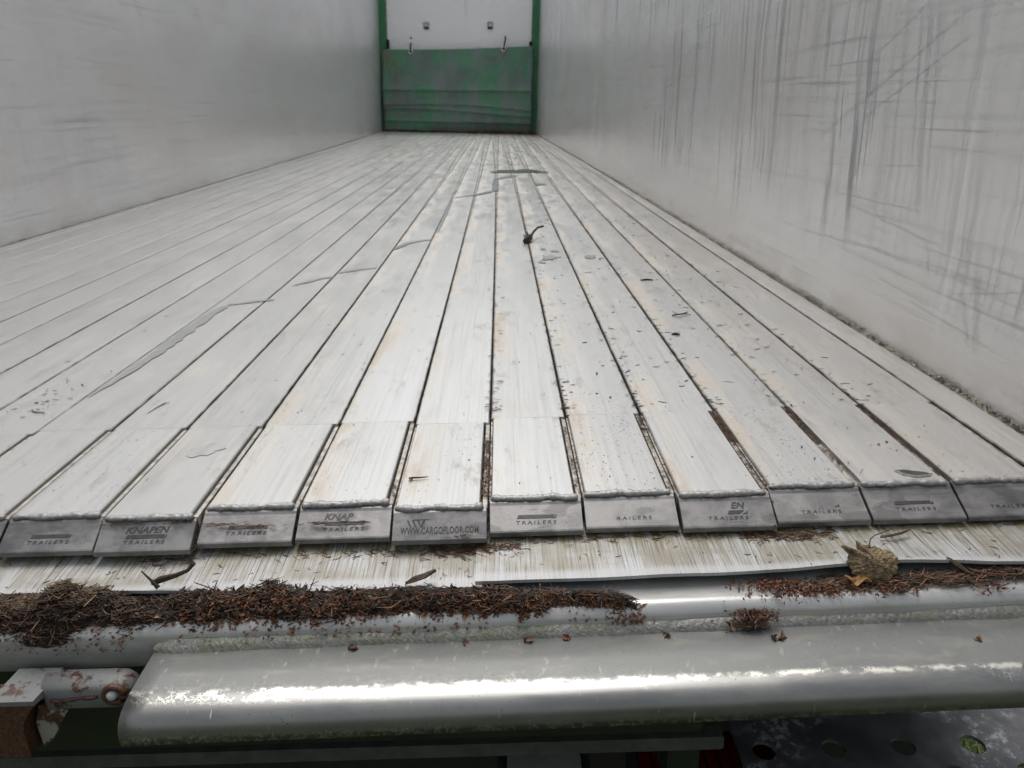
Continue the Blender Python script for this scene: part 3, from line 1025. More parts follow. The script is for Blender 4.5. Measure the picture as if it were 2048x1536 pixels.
bf = [(j * nn + i, j * nn + (i + 1) % nn, (j + 1) * nn + (i + 1) % nn, (j + 1) * nn + i) for j in range(2) for i in range(nn)] + [tuple(range(2 * nn, 3 * nn))]
fix_normals(mesh('hinge_bolt', bv, bf, M_WHITE, hg, True))
rs = [(.062 + .0048 * i, .6035, -.1150 + .0004 * i + .0008 * float(vnoise(i, 4, 2))) for i in range(11)]
fix_normals(mesh('rust_run', *tube(rs, [.0012 + .0012 * abs(math.sin(i * .9 + .6)) for i in range(11)], 6), M_RUST, hg, True))


def slab(poly, y0, y1):
    n = len(poly)
    V = [(a, y0, b) for a, b in poly] + [(a, y1, b) for a, b in poly]
    F = [tuple(range(n)), tuple(range(n, 2 * n))[::-1]] + [(i, (i + 1) % n, (i + 1) % n + n, i + n) for i in range(n)]
    return V, F


# block of the hinge: painted top, rusted front
fix_normals(mesh('strap_plate', [(.008, .5925, -.1045), (.053, .5925, -.1045), (.064, .632, -.0975), (.018, .632, -.0975),
                                 (.008, .5925, -.1100), (.053, .5925, -.1100), (.064, .632, -.1100), (.018, .632, -.1100)],
                 [(0, 1, 2, 3), (7, 6, 5, 4), (0, 4, 5, 1), (1, 5, 6, 2), (2, 6, 7, 3), (3, 7, 4, 0)], M_HINGE, hg))
fix_normals(mesh('strap_shoulder', *slab([(-.02, -.1102), (.0525, -.1102), (.046, -.118), (.038, -.130), (.034, -.145), (.034, -.176), (-.03, -.176), (-.03, -.1102)], .5930, .625), M_RUST, hg))
fix_normals(mesh('gusset', *slab([(.047, -.122), (.079, -.1235), (.066, -.143), (.050, -.168), (.040, -.176), (.039, -.145)], .606, .614), rust_material('stained_gusset', (.27, .26, .22), .35, (3, 1, 2)), hg))

# ------------------------------------------------------------------ green curtain at the front
nx, nz = 60, 90
V = []
for i in range(nx):
    s = i / (nx - 1)
    x = -1.205 + 2.36 * s
    top = 1.205 + .03 * s + .075 * s ** 2.0
    for j in range(nz):
        t = j / (nz - 1)
        z = .012 + (top - .012) * t
        def belly(z0, amp, wd):
            d = z - z0
            return amp * (math.exp(-d / wd) if d > 0 else math.exp(d / .018))
        b = belly(.62 + .03 * s, .055, .10) + belly(.40 - .05 * s + .05 * math.sin(s * 3.1), .045, .07) + belly(.30 + .05 * math.sin(s * 3 + 1), .04, .06) + belly(.16, .03, .08)
        b += .010 * math.sin(s * 17 + z * 5) + .008 * math.sin(s * 6 - z * 9)
        V.append((x + .01 * math.sin(z * 7) * (1 - t), 12.80 - b * .9, z))
nv = len(V)
V += [(a, b + .004, c) for a, b, c in V]
F = []
for i in range(nx - 1):
    for j in range(nz - 1):
        a = i * nz + j
        F.append((a, a + nz, a + nz + 1, a + 1))
        F.append((a + nv, a + 1 + nv, a + nz + 1 + nv, a + nz + nv))
    for j in (0, nz - 1):
        a = i * nz + j
        F.append((a, a + nz, a + nz + nv, a + nv))
for i in (0, nx - 1):
    for j in range(nz - 1):
        a = i * nz + j
        F.append((a, a + 1, a + 1 + nv, a + nv))
TP = empty('tarpaulin_curtain', (0, 12.8, .0))
TP['_loc'] = (0, 12.8, 0)
tag(TP, 'green tarpaulin curtain with horizontal folds hanging at the front wall', 'tarpaulin')
sheet = fix_normals(mesh('sheet', warp(V), F, M_TARP, TP, True))
for (x, z, x2, z2) in ((-.755, 1.18, -.757, 1.31), (.695, 1.25, .722, 1.44)):
    ring = [(x + .030 * math.cos(t), 12.775, z + .030 * math.sin(t)) for t in np.linspace(0, 2 * math.pi, 18)]
    v, f = tube(ring, .012, 6)
    fix_normals(mesh('eyelet', warp(v), f, M_STEEL, TP, True))
    v, f = tube([(x, 12.775, z), (x + .2 * (x2 - x), 12.76, z + .35 * (z2 - z)), (x2 - .004, 12.80, z + .7 * (z2 - z)), (x2, 12.925, z2)], .011, 6)
    fix_normals(mesh('tie_strap', warp(v), f, M_BLACK, TP, True))
v, f = box(-.765, -.749, 12.917, 12.931, 1.37, 1.405, .003)
fix_normals(mesh('strap_hook', warp(v), f, M_BLACK, TP))


# ------------------------------------------------------------------ litter
def needles(pos, ang, tilt, length, rad, cols, bend):
    """vectorised bent needles: triangular section, three stations"""
    n = len(pos)
    d = np.stack([np.cos(ang) * np.cos(tilt), np.sin(ang) * np.cos(tilt), np.sin(tilt)], 1)
    side = np.stack([-np.sin(ang), np.cos(ang), np.zeros(n)], 1)
    up = np.cross(d, side)
    up *= np.sign(up[:, 2:3] + 1e-9)
    V = np.zeros((n, 9, 3))
    for s, t in enumerate((-.5, 0.0, .5)):
        c = pos + d * (t * length)[:, None] + side * ((bend * length) * (1 - 4 * t * t))[:, None]
        r = rad * (1.0 if s == 1 else .6)
        for j in range(3):
            a = 2 * math.pi * j / 3 + .5
            V[:, s * 3 + j] = c + side * (r * math.cos(a))[:, None] + up * (r * math.sin(a))[:, None]
    base = np.array([(s * 3 + j, s * 3 + (j + 1) % 3, s * 3 + 3 + (j + 1) % 3, s * 3 + 3 + j) for s in range(2) for j in range(3)])
    F = (base[None] + (np.arange(n) * 9)[:, None, None]).reshape(-1, 4)
    return V.reshape(-1, 3), F, np.repeat(cols, 9, 0)


def scales(pos, size, cols):
    """small curled bud scales: folded, cupped diamonds with thickness"""
    n = len(pos)
    T = np.array([(-.5, 0, 0), (-.1, .28, .16), (.5, 0, .22), (-.1, -.28, .16), (0, 0, -.06), (.05, 0, .10)])
    q = RNG.normal(size=(n, 4))
    q /= np.linalg.norm(q, axis=1)[:, None]
    w, x, y, z = q.T
    Rm = np.stack([np.stack([1 - 2 * (y * y + z * z), 2 * (x * y - z * w), 2 * (x * z + y * w)], 1),
                   np.stack([2 * (x * y + z * w), 1 - 2 * (x * x + z * z), 2 * (y * z - x * w)], 1),
                   np.stack([2 * (x * z - y * w), 2 * (y * z + x * w), 1 - 2 * (x * x + y * y)], 1)], 1)
    V = np.einsum('nij,kj->nki', Rm, T) * size[:, None, None] + pos[:, None]
    base = np.array([(0, 1, 4), (1, 2, 4), (2, 3, 4), (3, 0, 4), (1, 0, 5), (2, 1, 5), (3, 2, 5), (0, 3, 5)])
    F = (base[None] + (np.arange(n) * 6)[:, None, None]).reshape(-1, 3)
    return V.reshape(-1, 3), F, np.repeat(cols, 6, 0)


PAL_N = np.array([(.16, .085, .042), (.10, .052, .027), (.055, .030, .018), (.24, .145, .075), (.030, .019, .013), (.13, .055, .030)])
PAL_S = np.array([(.22, .075, .030), (.15, .050, .024), (.28, .115, .045), (.09, .034, .018), (.19, .095, .050)])
PAL_D = np.array([(.030, .020, .014), (.045, .028, .018), (.020, .014, .011)])


def pick(pal, n, p=None):
    c = pal[RNG.choice(len(pal), n, p=p)]
    return c * RNG.uniform(.65, 1.3, (n, 1))


def combine(parts):
    V, F, Cc, k = [], [], [], 0
    for v, f, c in parts:
        V.append(v)
        F += (f + k).tolist()
        Cc.append(c)
        k += len(v)
    return np.concatenate(V), F, np.concatenate(Cc)


# --- the heap on the sill: an uneven mound with needles and scales over it
PX = np.array([-.35, -.06, 0.0, .06, .10, .14, .20, .26, .32, .38, .44, .50, .56, .60, .635, .66])
PH = np.array([.017, .018, .020, .022, .014, .010, .014, .017, .014, .011, .010, .009, .009, .008, .006, .002])   # crest height over the sill
PBK = np.array([.690, .692, .694, .696, .692, .688, .694, .696, .690, .684, .682, .680, .678, .672, .664, .655])  # back limit
PFR = np.array([.646, .646, .646, .648, .650, .651, .649, .650, .650, .652, .651, .652, .652, .652, .650, .649])  # front limit


def limits(x):
    b = np.interp(x, PX, PBK) + .004 * vnoise(x, 71, .03)
    fr = np.interp(x, PX, PFR) + .010 * (x - .5) + .0060 * vnoise(x, 72, .030) + .0035 * vnoise(x, 73, .010)
    return b, np.minimum(fr, b - .004)


def sill_top(y):
    d = np.clip(.662 - y, 0, .0155) / .016
    return -.074 + .016 * np.sqrt(1 - d * d)


def heap_z(x, y):
    h = np.interp(x, PX, PH) * (1 + .35 * vnoise(x, 31, .025) + .2 * vnoise(x, 32, .009))
    b, fr = limits(x)
    t = np.clip((y - fr) / (b - fr), 0, 1)
    prof = np.clip(np.sin(np.pi * np.clip(t, 0, 1)) ** .6, 0, 1) * (.75 + .5 * t)
    sk = .007 * (x - .5)
    return sill_top(y) + sk + h * prof


gx, gy = np.linspace(-.35, .66, 240), np.linspace(0, 1, 14)
V, F = [], []
for x in gx:
    b, fr = limits(x)
    for t in gy:
        y = fr + (b - fr) * t
        V.append((x, y, float(heap_z(x, y)) - .003 + .0016 * random.uniform(-1, 1)))
for i in range(len(gx) - 1):
    for j in range(13):
        a = i * 14 + j
        F.append((a, a + 14, a + 15, a + 1))
hp = mesh('humus_heap', V, F, M_SOIL, None)
tag(hp, 'dark rotted humus packed along the left of the rear sill', 'humus', None, 'stuff')


def heap_points(n, x0, x1, t0=0.0, t1=1.0):
    x = RNG.uniform(x0, x1, n)
    t = RNG.uniform(t0, t1, n)
    b, fr = limits(x)
    y = fr + (b - fr) * t
    return np.stack([x, y, heap_z(x, y)], 1)


parts = []
n = 6200
p = heap_points(n, -.30, .655)
dens = vnoise(p[:, 0] + p[:, 1] * 1.7, 81, .018) + vnoise(p[:, 0] * 1.3 - p[:, 1] * 2.1, 82, .011)
p = p[dens > -.75]
n = len(p)
p[:, 2] += RNG.uniform(-.002, .0045, n)
sh = np.clip(.75 + .5 * vnoise(p[:, 0] - p[:, 1], 83, .03), .35, 1.4)[:, None]
parts.append(needles(p, RNG.normal(0, .6, n) + np.pi * RNG.integers(0, 2, n), RNG.normal(0, .28, n), RNG.uniform(.007, .020, n), RNG.uniform(.00035, .0008, n), pick(PAL_N, n, [.17, .2, .26, .08, .23, .06]) * sh * .85, RNG.normal(0, .16, n)))
n = 800
p = heap_points(n, -.05, .09, .35, 1)
p[:, 2] += .003
parts.append(needles(p, RNG.normal(0, .7, n), RNG.normal(0, .15, n), RNG.uniform(.008, .014, n), RNG.uniform(.0004, .0007, n), pick(np.array([(.17, .115, .06), (.11, .075, .04)]), n), RNG.normal(0, .1, n)))
n = 900
p = heap_points(n, -.12, .10, .0, .6)
p[:, 2] += RNG.uniform(0, .003, n)
parts.append(needles(p, RNG.normal(0, .8, n), RNG.normal(0, .25, n), RNG.uniform(.007, .017, n), RNG.uniform(.0004, .0008, n), pick(PAL_N * .6, n), RNG.normal(0, .15, n)))
n = 170          # longer stalks sticking out
p = heap_points(n, -.30, .64, .1, 1)
p[:, 2] += .003
parts.append(needles(p, RNG.normal(0, .9, n), RNG.normal(.1, .35, n), RNG.uniform(.02, .036, n), RNG.uniform(.0005, .0010, n), pick(PAL_N * .8, n), RNG.normal(0, .16, n)))
v, f, c = combine(parts)
nl = mesh('needle_litter', v, f, M_LITTER, None, False, c)
tag(nl, 'brown conifer needles matted along the left half of the sill', 'needles', None, 'stuff')

parts = []
n = 190          # blackened leaf scraps
p = heap_points(n, -.30, .60, .1, 1)
p[:, 2] += RNG.uniform(-.001, .003, n)
parts.append(scales(p, RNG.uniform(.009, .020, n), pick(np.array([(.020, .015, .012), (.035, .024, .018), (.06, .042, .03), (.012, .010, .009)]), n)))
n = 70           # tan scraps
p = heap_points(n, .10, .64, .0, .8)
p[:, 2] += .002
parts.append(scales(p, RNG.uniform(.006, .012, n), pick(np.array([(.26, .17, .10), (.20, .12, .07), (.32, .22, .14)]), n)))
n = 1300
p = heap_points(n, .18, .65, -.12, .45)
p[:, 2] += RNG.uniform(0, .004, n)
parts.append(scales(p, RNG.uniform(.004, .0095, n), pick(PAL_S, n)))
n = 420
p = heap_points(n, -.30, .30, -.05, .5)
p[:, 2] += RNG.uniform(0, .003, n)
parts.append(scales(p, RNG.uniform(.003, .0065, n), pick(PAL_S * .7, n)))
n = 500
p = heap_points(n, -.30, .60, .2, 1)
p[:, 2] += RNG.uniform(0, .003, n)
parts.append(scales(p, RNG.uniform(.004, .010, n), pick(PAL_D, n)))
# drips hanging over the rounded edge
for x0, m, wd in ((.02, 26, .012), (.05, 20, .01), (.19, 16, .01), (.215, 12, .006), (.34, 30, .014), (.365, 24, .008), (.45, 20, .008), (.475, 22, .012), (.51, 26, .02), (.60, 20, .01), (.645, 130, .011), (.657, 80, .007), (.10, 60, .02), (.27, 50, .02), (.40, 60, .02)):
    x = RNG.normal(x0, wd, m)
    a = RNG.uniform(0, 1, m)
    a = a ** 1.4
    y = .656 - .012 * np.minimum(a * 2, 1) + .010 * (x - .5)
    z = -.059 - .026 * a ** 1.3 + .007 * (x - .5)
    parts.append(scales(np.stack([x, y, z], 1), RNG.uniform(.003, .006, m), pick(PAL_S, m)))
v, f, c = combine(parts)
bl = mesh('bud_scale_litter', v, f, M_LITTER, None, False, c)
tag(bl, 'rusty orange bud scales spilling over the sill edge, left half', 'bud scales', None, 'stuff')

# --- right-hand litter on the sill
parts = []
n = 1500
x = RNG.uniform(.86, 1.25, n)
y = .676 + .010 * (x - .9) + RNG.normal(0, .006, n) + .004 * vnoise(x, 40, .02)
z = -.0565 + .007 * (x - .5) + RNG.uniform(0, .006, n) * np.clip((x - .84) * 14, .3, 1)
parts.append(needles(np.stack([x, y, z], 1), RNG.normal(.15, .5, n), RNG.normal(0, .16, n), RNG.uniform(.009, .020, n), RNG.uniform(.00045, .0008, n), pick(PAL_N, n), RNG.normal(0, .1, n)))
for x0, y0, m, sx, sy, hz in ((.820, .672, 420, .018, .008, .010), (.86, .664, 260, .018, .005, .006), (.79, .680, 60, .015, .006, .004), (.935, .662, 120, .013, .004, .006), (.90, .672, 160, .03, .006, .005), (1.04, .661, 60, .012, .004, .004)):
    xx, yy = RNG.normal(x0, sx, m), RNG.normal(y0, sy, m)
    r2 = ((xx - x0) / sx) ** 2 + ((yy - y0) / sy) ** 2
    zz = -.0565 + .007 * (xx - .5) + hz * np.exp(-.5 * r2) * RNG.uniform(0, 1, m)
    zz = np.where(yy < .655, zz - (.655 - yy) * .8, zz)
    parts.append(scales(np.stack([xx, yy, zz], 1), RNG.uniform(.0025, .0062, m), pick(PAL_S, m)))
v, f, c = combine(parts)
rl = mesh('sill_litter', v, f, M_LITTER, None, False, c)
tag(rl, 'thin band of needles and red bud scales on the right of the sill', 'litter', None, 'stuff')

# --- a clump of scales hanging on the sill face above the weld
parts = []
m = 460
xx = RNG.normal(.777, .0115, m)
a = RNG.uniform(0, 1, m)
parts.append(scales(np.stack([xx + .004 * np.sin(a * 6), .6475 - RNG.uniform(0, .009, m) * np.sin(math.pi * (.15 + .75 * a)), -.060 - .027 * a], 1), RNG.uniform(.003, .006, m), pick(PAL_S * .75, m)))
m = 110
parts.append(needles(np.stack([RNG.normal(.777, .011, m), .642 - RNG.uniform(0, .006, m), -.062 - .026 * RNG.uniform(0, 1, m)], 1), RNG.uniform(0, 6.3, m), RNG.normal(0, .5, m), RNG.uniform(.005, .012, m), np.full(m, .0005), pick(PAL_N, m), RNG.normal(0, .15, m)))
v, f, c = combine(parts)
ck = mesh('litter_clump', v, f, M_LITTER, None, False, c)
tag(ck, 'tangled red-brown clump stuck on the sill face above the weld', 'litter clump')


def rail_top(x):
    return -.0836 + .007 * (x - .5)


# --- single scales lying on the rub rail
for x, y, s, cc, lab in ((.362, .632, .010, (.09, .045, .03), 'dark curled bud scale on the rub rail, leftmost'),
                         (.480, .634, .0085, (.17, .075, .04), 'small brown bud scale on the rub rail below the weld, second from left'),
                         (.545, .634, .012, (.16, .070, .035), 'pair of reddish bud scales against the weld near the middle'),
                         (.583, .636, .010, (.18, .085, .045), 'orange bud scale just right of the reddish pair on the weld'),
                         (.690, .634, .009, (.15, .07, .04), 'thin brown flake by the weld left of the hanging clump'),
                         (.800, .626, .014, (.12, .05, .03), 'elongated red-brown flake on the rub rail right of the hanging clump'),
                         (1.000, .612, .009, (.22, .12, .06), 'tan bud scale on the rub rail, far right')):
    m = 5
    pos = np.stack([RNG.normal(x, s * .22, m), RNG.normal(y, s * .15, m), np.full(m, rail_top(x) + s * .22)], 1)
    v, f, c = scales(pos, RNG.uniform(s * .6, s, m), np.array([cc] * m) * RNG.uniform(.7, 1.3, (m, 1)))
    o = mesh('bud_scale', v, f.tolist(), M_LITTER, None, False, c, origin=(x, y, rail_top(x)))
    tag(o, lab, 'bud scale', 'bud scales on the rub rail')

# --- needles under and between the caps
parts = []
for x0, x1, yy, m in ((.20, .50, .748, 150), (.44, .54, .747, 260), (.52, .86, .760, 220), (.80, .90, .752, 280), (.86, 1.2, .763, 80), (.10, .18, .742, 40)):
    x = RNG.uniform(x0, x1, m)
    y = yy - .008 * np.abs(RNG.normal(0, 1, m))
    zz = -.0385 - .010 * (.80 - y) / .115 + np.where(x > .49, .0036, 0) + RNG.uniform(0, .004, m)
    parts.append(needles(np.stack([x, y, zz], 1), RNG.normal(0, .5, m), RNG.normal(0, .15, m), RNG.uniform(.007, .016, m), RNG.uniform(.0004, .0007, m), pick(PAL_N, m), RNG.normal(0, .1, m)))
    m2 = m // 3
    x = RNG.uniform(x0, x1, m2)
    y = yy - .007 * np.abs(RNG.normal(0, 1, m2))
    zz = -.0370 - .010 * (.80 - y) / .115 + np.where(x > .49, .0036, 0)
    parts.append(scales(np.stack([x, y, zz], 1), RNG.uniform(.002, .006, m2), pick(np.concatenate([PAL_S, PAL_D]), m2)))
# loose bits over the strips
m = 95
x, y = RNG.uniform(-.05, 1.12, m), RNG.uniform(.690, .745, m)
zz = -.0358 - .010 * (.80 - y) / .115 + np.where(x > .49, .0036, 0)
zz += np.where(x > .49, .0085 * np.exp(-((x - .95) / .11) ** 2) * np.clip((.75 - y) / .065, 0, 1) ** 1.5, 0)
parts.append(needles(np.stack([x, y, zz], 1), RNG.uniform(0, 6.3, m), RNG.normal(0, .05, m), RNG.uniform(.002, .009, m), RNG.uniform(.0003, .0006, m), pick(PAL_N * .7, m), RNG.normal(0, .2, m)))
# packed grooves between planks 14/15, 17/18, 18/19, 19/20 and caps
for xg, y0, y1, m, wd in ((.504, .745, .96, 420, .0030), (.840, .93, 1.035, 520, .0042), (.952, .92, 1.042, 480, .0044), (1.064, .93, 1.045, 260, .0036), (.952, .83, .94, 70, .003), (1.064, .82, .94, 130, .004), (.728, .97, 1.03, 110, .003),
                          (.840, .75, .95, 170, .0022), (.616, .80, 1.0, 110, .0030), (.728, .80, .98, 70, .0028), (.168, .74, .79, 110, .003), (.280, .76, .80, 30, .003), (.392, .76, .83, 60, .003)):
    x = RNG.normal(xg - .003, wd, m)
    y = RNG.uniform(y0, y1, m)
    z = -.0055 + RNG.uniform(0, .0055, m)
    z = np.where(y < .80, z - np.clip(.80 - y, 0, .06) * .5, z)
    parts.append(needles(np.stack([x, y, z], 1), RNG.normal(1.57, .8, m), RNG.normal(0, .2, m), RNG.uniform(.004, .011, m), RNG.uniform(.0003, .0006, m), pick(PAL_N * .8, m), RNG.normal(0, .15, m)))
# needle bundles on caps
for xg, yg, zg, m in ((.075, .7600, -.006, 22), (.145, .7620, -.006, 16), (.195, .764, -.0125, 26), (.235, .760, -.0135, 34), (.315, .762, -.013, 30), (.348, .763, -.013, 18), (.470, .7430, -.0235, 8)):
    x = RNG.normal(xg, .010, m)
    parts.append(needles(np.stack([x, RNG.normal(yg, .0016, m), np.full(m, zg) + RNG.uniform(0, .0025, m)], 1), RNG.normal(0, .25, m), RNG.normal(0, .06, m), RNG.uniform(.005, .012, m), RNG.uniform(.0003, .0006, m), pick(PAL_N, m), RNG.normal(0, .1, m)))
v, f, c = combine(parts)
gl = mesh('groove_litter', v, f, M_LITTER, None, False, c)
tag(gl, 'needles packed in the grooves and under the plank end caps', 'needles', None, 'stuff')

# --- scattered needles and crumbs over the floor, thickest right of the middle and along the joints
parts = []
m = 900
x = RNG.choice([.504, .616, .728, .840, .952, 1.064], m, p=[.2, .26, .18, .2, .1, .06])
y = 1.06 + 9 * RNG.uniform(0, 1, m) ** 2.2
x = x + RNG.normal(0, .0035, m) + np.where(RNG.uniform(size=m) < .3, RNG.uniform(0, .02, m), 0)
parts.append(needles(np.stack([x, y, np.full(m, .0012)], 1), RNG.normal(0, .35, m), RNG.normal(0, .05, m), RNG.uniform(.003, .014, m), RNG.uniform(.0003, .0007, m), pick(PAL_D * 1.6, m), RNG.normal(0, .1, m)))
m = 260
y = 1.06 + 9 * RNG.uniform(0, 1, m) ** 1.6
x = .62 + .5 * RNG.uniform(0, 1, m)
parts.append(needles(np.stack([x, y, np.full(m, .001)], 1), RNG.normal(0, .5, m), RNG.normal(0, .03, m), RNG.uniform(.004, .014, m) * (1 + .15 * (y - 1)), RNG.uniform(.0005, .0009, m) * (1 + .2 * (y - 1)), pick(PAL_D * 1.3, m), RNG.normal(0, .08, m)))
m = 46
x, y = RNG.uniform(-.3, .62, m), RNG.uniform(.83, 2.6, m)
parts.append(needles(np.stack([x, y, np.full(m, .001)], 1), RNG.uniform(0, 6.3, m), RNG.normal(0, .03, m), RNG.uniform(.003, .011, m), RNG.uniform(.0003, .0006, m), pick(PAL_D * 1.5, m), RNG.normal(0, .1, m)))
m = 34
x, y = RNG.normal(-.225, .018, m), RNG.normal(1.16, .05, m)
parts.append(needles(np.stack([x, y, np.full(m, .001)], 1), RNG.normal(0, .4, m), RNG.normal(0, .03, m), RNG.uniform(.002, .009, m), RNG.uniform(.0004, .0007, m), pick(PAL_D * 1.5, m), RNG.normal(0, .1, m)))
m = 800
x = np.where(RNG.uniform(size=m) < .7, RNG.uniform(.58, 1.15, m), RNG.uniform(-.4, .6, m))
y = .82 + 5 * RNG.uniform(0, 1, m) ** 1.8
parts.append(scales(np.stack([x, y, np.full(m, .0008)], 1), RNG.uniform(.0012, .0036, m) * (1 + .12 * (y - .8)), pick(PAL_D, m)))
m = 46
x, y = RNG.uniform(.6, 1.1, m), .84 + 2.2 * RNG.uniform(0, 1, m)
parts.append(scales(np.stack([x, y, np.full(m, .0014)], 1), RNG.uniform(.004, .007, m), pick(np.concatenate([PAL_D * 1.5, PAL_N]), m)))
v, f, c = combine(parts)
sn = mesh('scattered_needles', warp(v), f, M_LITTER, None, False, c)
tag(sn, 'dark needles and crumbs strewn over the plank floor and joints', 'needles', None, 'stuff')

# --- drift of dry leaves at the front wall
parts = []
m = 260
x = RNG.uniform(-.6, 1.2, m) ** 1
x = np.where(RNG.uniform(size=m) < .6, RNG.uniform(.1, 1.2, m), x)
pos = np.stack([x, 12.72 - np.abs(RNG.normal(0, .06, m)), RNG.uniform(.008, .035, m)], 1)
parts.append(scales(pos, RNG.uniform(.03, .07, m), pick(np.concatenate([PAL_S, PAL_N, PAL_D]), m)))
m = 160
pos = np.stack([RNG.uniform(-1.15, 1.2, m), 12.74 - np.abs(RNG.normal(0, .03, m)), RNG.uniform(.005, .02, m)], 1)
parts.append(scales(pos, RNG.uniform(.03, .06, m), pick(PAL_D, m)))
v, f, c = combine(parts)
dl = mesh('leaf_drift', warp(v), f, M_LITTER, None, False, c)
tag(dl, 'drift of brown leaves along the foot of the green curtain', 'leaves', None, 'stuff')


# --- grit along the wall feet
def grit(sgn, lab, m):
    y = .85 + 11.5 * RNG.uniform(0, 1, m) ** 2
    x = sgn * (1.2395 + RNG.normal(0, .0022, m))
    z = -.004 + RNG.uniform(0, .007, m) + .003 * vnoise(y, 50, .06)
    s = RNG.uniform(.003, .008, m) * (1 + .05 * (y - 1))
    cc = np.array([(.30, .27, .22), (.42, .40, .35), (.20, .175, .14), (.10, .085, .07), (.55, .53, .48)])
    v, f, c = scales(np.stack([x, y, z], 1), s, pick(cc, m, [.3, .25, .25, .12, .08]))
    v2, f2 = sweep_y([(sgn * 1.2330, -.02), (sgn * 1.2455, -.02), (sgn * 1.2455, .0), (sgn * 1.2400, -.0015), (sgn * 1.2330, -.006)], list(np.linspace(.82, 3, 60)) + list(np.linspace(3.2, 12.85, 40)))
    v2 = np.array(v2)
    v2[:, 2] += .0015 * vnoise(v2[:, 1], 55, .015)
    cv = np.array([(.24, .21, .17)] * len(v2)) * RNG.uniform(.6, 1.3, (len(v2), 1))
    V = np.concatenate([v, v2])
    F = f.tolist() + [tuple(i + len(v) for i in q) for q in f2]
    o = mesh('wall_foot_grit', warp(V), F, M_LITTER, None, False, np.concatenate([c, cv]))
    tag(o, lab, 'grit', None, 'stuff')


grit(1, 'grey grit and crumbs in the gap at the foot of the right wall', 2600)
grit(-1, 'fine grit line at the foot of the left wall', 1200)


# ------------------------------------------------------------------ wet marks on the floor
def ribbon(pts, widths, seed, z):
    pts = np.array(pts, float)
    d = np.concatenate([[0], np.cumsum(np.linalg.norm(np.diff(pts, axis=0), axis=1))])
    n = max(20, int(d[-1] / .012))
    s = np.linspace(0, d[-1], n)
    c = np.stack([np.interp(s, d, pts[:, 0]), np.interp(s, d, pts[:, 1])], 1)
    w = np.interp(s, d, widths)
    t = np.gradient(c, axis=0)
    t /= np.linalg.norm(t, axis=1)[:, None] + 1e-9
    nn_ = np.stack([-t[:, 1], t[:, 0]], 1)
    a = c + nn_ * (w * (1 + .35 * vnoise(s, seed, .02) + .2 * vnoise(s, seed + 3, .007)))[:, None]
    b = c - nn_ * (w * (1 + .35 * vnoise(s, seed + 1, .02) + .2 * vnoise(s, seed + 4, .007)))[:, None]
    V = [(p[0], p[1], z) for p in a] + [(p[0], p[1], z) for p in b]
    F = [(i, i + 1, i + 1 + n, i + n) for i in range(n - 1)]
    return V, F


def blob(x, y, rx, ry, seed, z, n=40):
    V = [(x, y, z)]
    for i in range(n):
        a = 2 * math.pi * i / n
        r = 1 + .22 * math.sin(a * 2 + seed) + .14 * math.sin(a * 5 + seed * 2) + .08 * math.sin(a * 9 + seed * 3)
        V.append((x + rx * r * math.cos(a), y + ry * r * math.sin(a), z))
    return V, [(0, i + 1, (i + 1) % n + 1) for i in range(n)]


ZW = .0022
for pts, ws, sd_, lab in (([(-.160, 1.16), (-.148, 1.30), (-.147, 1.49), (-.146, 1.67), (-.138, 1.755)], [.001, .009, .013, .012, .008], 3, 'long damp smear hugging a joint on the left planks'),
                          ([(-.134, 1.765), (-.088, 1.79), (-.036, 1.81)], [.008, .011, .006], 4, 'short damp stroke crossing a plank at the end of the long smear'),
                          ([(-.030, 1.96), (.01, 2.02), (.05, 2.06)], [.004, .011, .007], 5, 'grey damp stroke crossing the plank left of the middle'),
                          ([(.062, 2.11), (.11, 2.15), (.160, 2.17)], [.006, .011, .006], 6, 'grey damp stroke on the plank beside a chipped joint'),
                          ([(.176, 2.47), (.200, 2.58), (.240, 2.62), (.276, 2.646)], [.006, .013, .012, .008], 7, 'grey damp stroke level with the bark piece'),
                          ([(.292, 2.80), (.290, 3.2), (.288, 3.6), (.287, 3.85)], [.002, .007, .009, .006], 8, 'thin damp line running along a joint beyond the bark piece'),
                          ([(.300, 3.90), (.398, 4.02), (.488, 4.20)], [.012, .020, .018], 9, 'damp stroke leading up to the wet line by the puddle')):
    v, f = ribbon(pts, ws, sd_, ZW)
    tag(mesh('water_trail', warp(v), f, M_WET, None), lab, 'wet mark', 'damp strokes across the planks')
v, f = join([ribbon([(.503, 4.2), (.506, 4.5), (.507, 4.86)], [.018, .018, .015], 8, ZW), ribbon([(.52, 4.90), (.60, 5.05), (.64, 5.17)], [.035, .03, .03], 9, ZW)])
tag(mesh('water_trail', warp(v), f, M_WET, None), 'short dark wet line beside the puddle in the middle of the floor', 'wet mark')
v, f = join([blob(.66, 5.48, .15, .19, 1.3, ZW), blob(.80, 5.42, .06, .10, 2.1, ZW + .0004)])
tag(mesh('puddle', warp(v), f, M_PUDDLE, None), 'dark puddle across the far middle planks', 'puddle')
v, f = ribbon([(.735, 4.55), (.80, 4.55)], [.06, .05], 14, ZW)
tag(mesh('water_trail', warp(v), f, M_WET, None), 'dark wet dash right of and nearer than the puddle', 'wet mark')
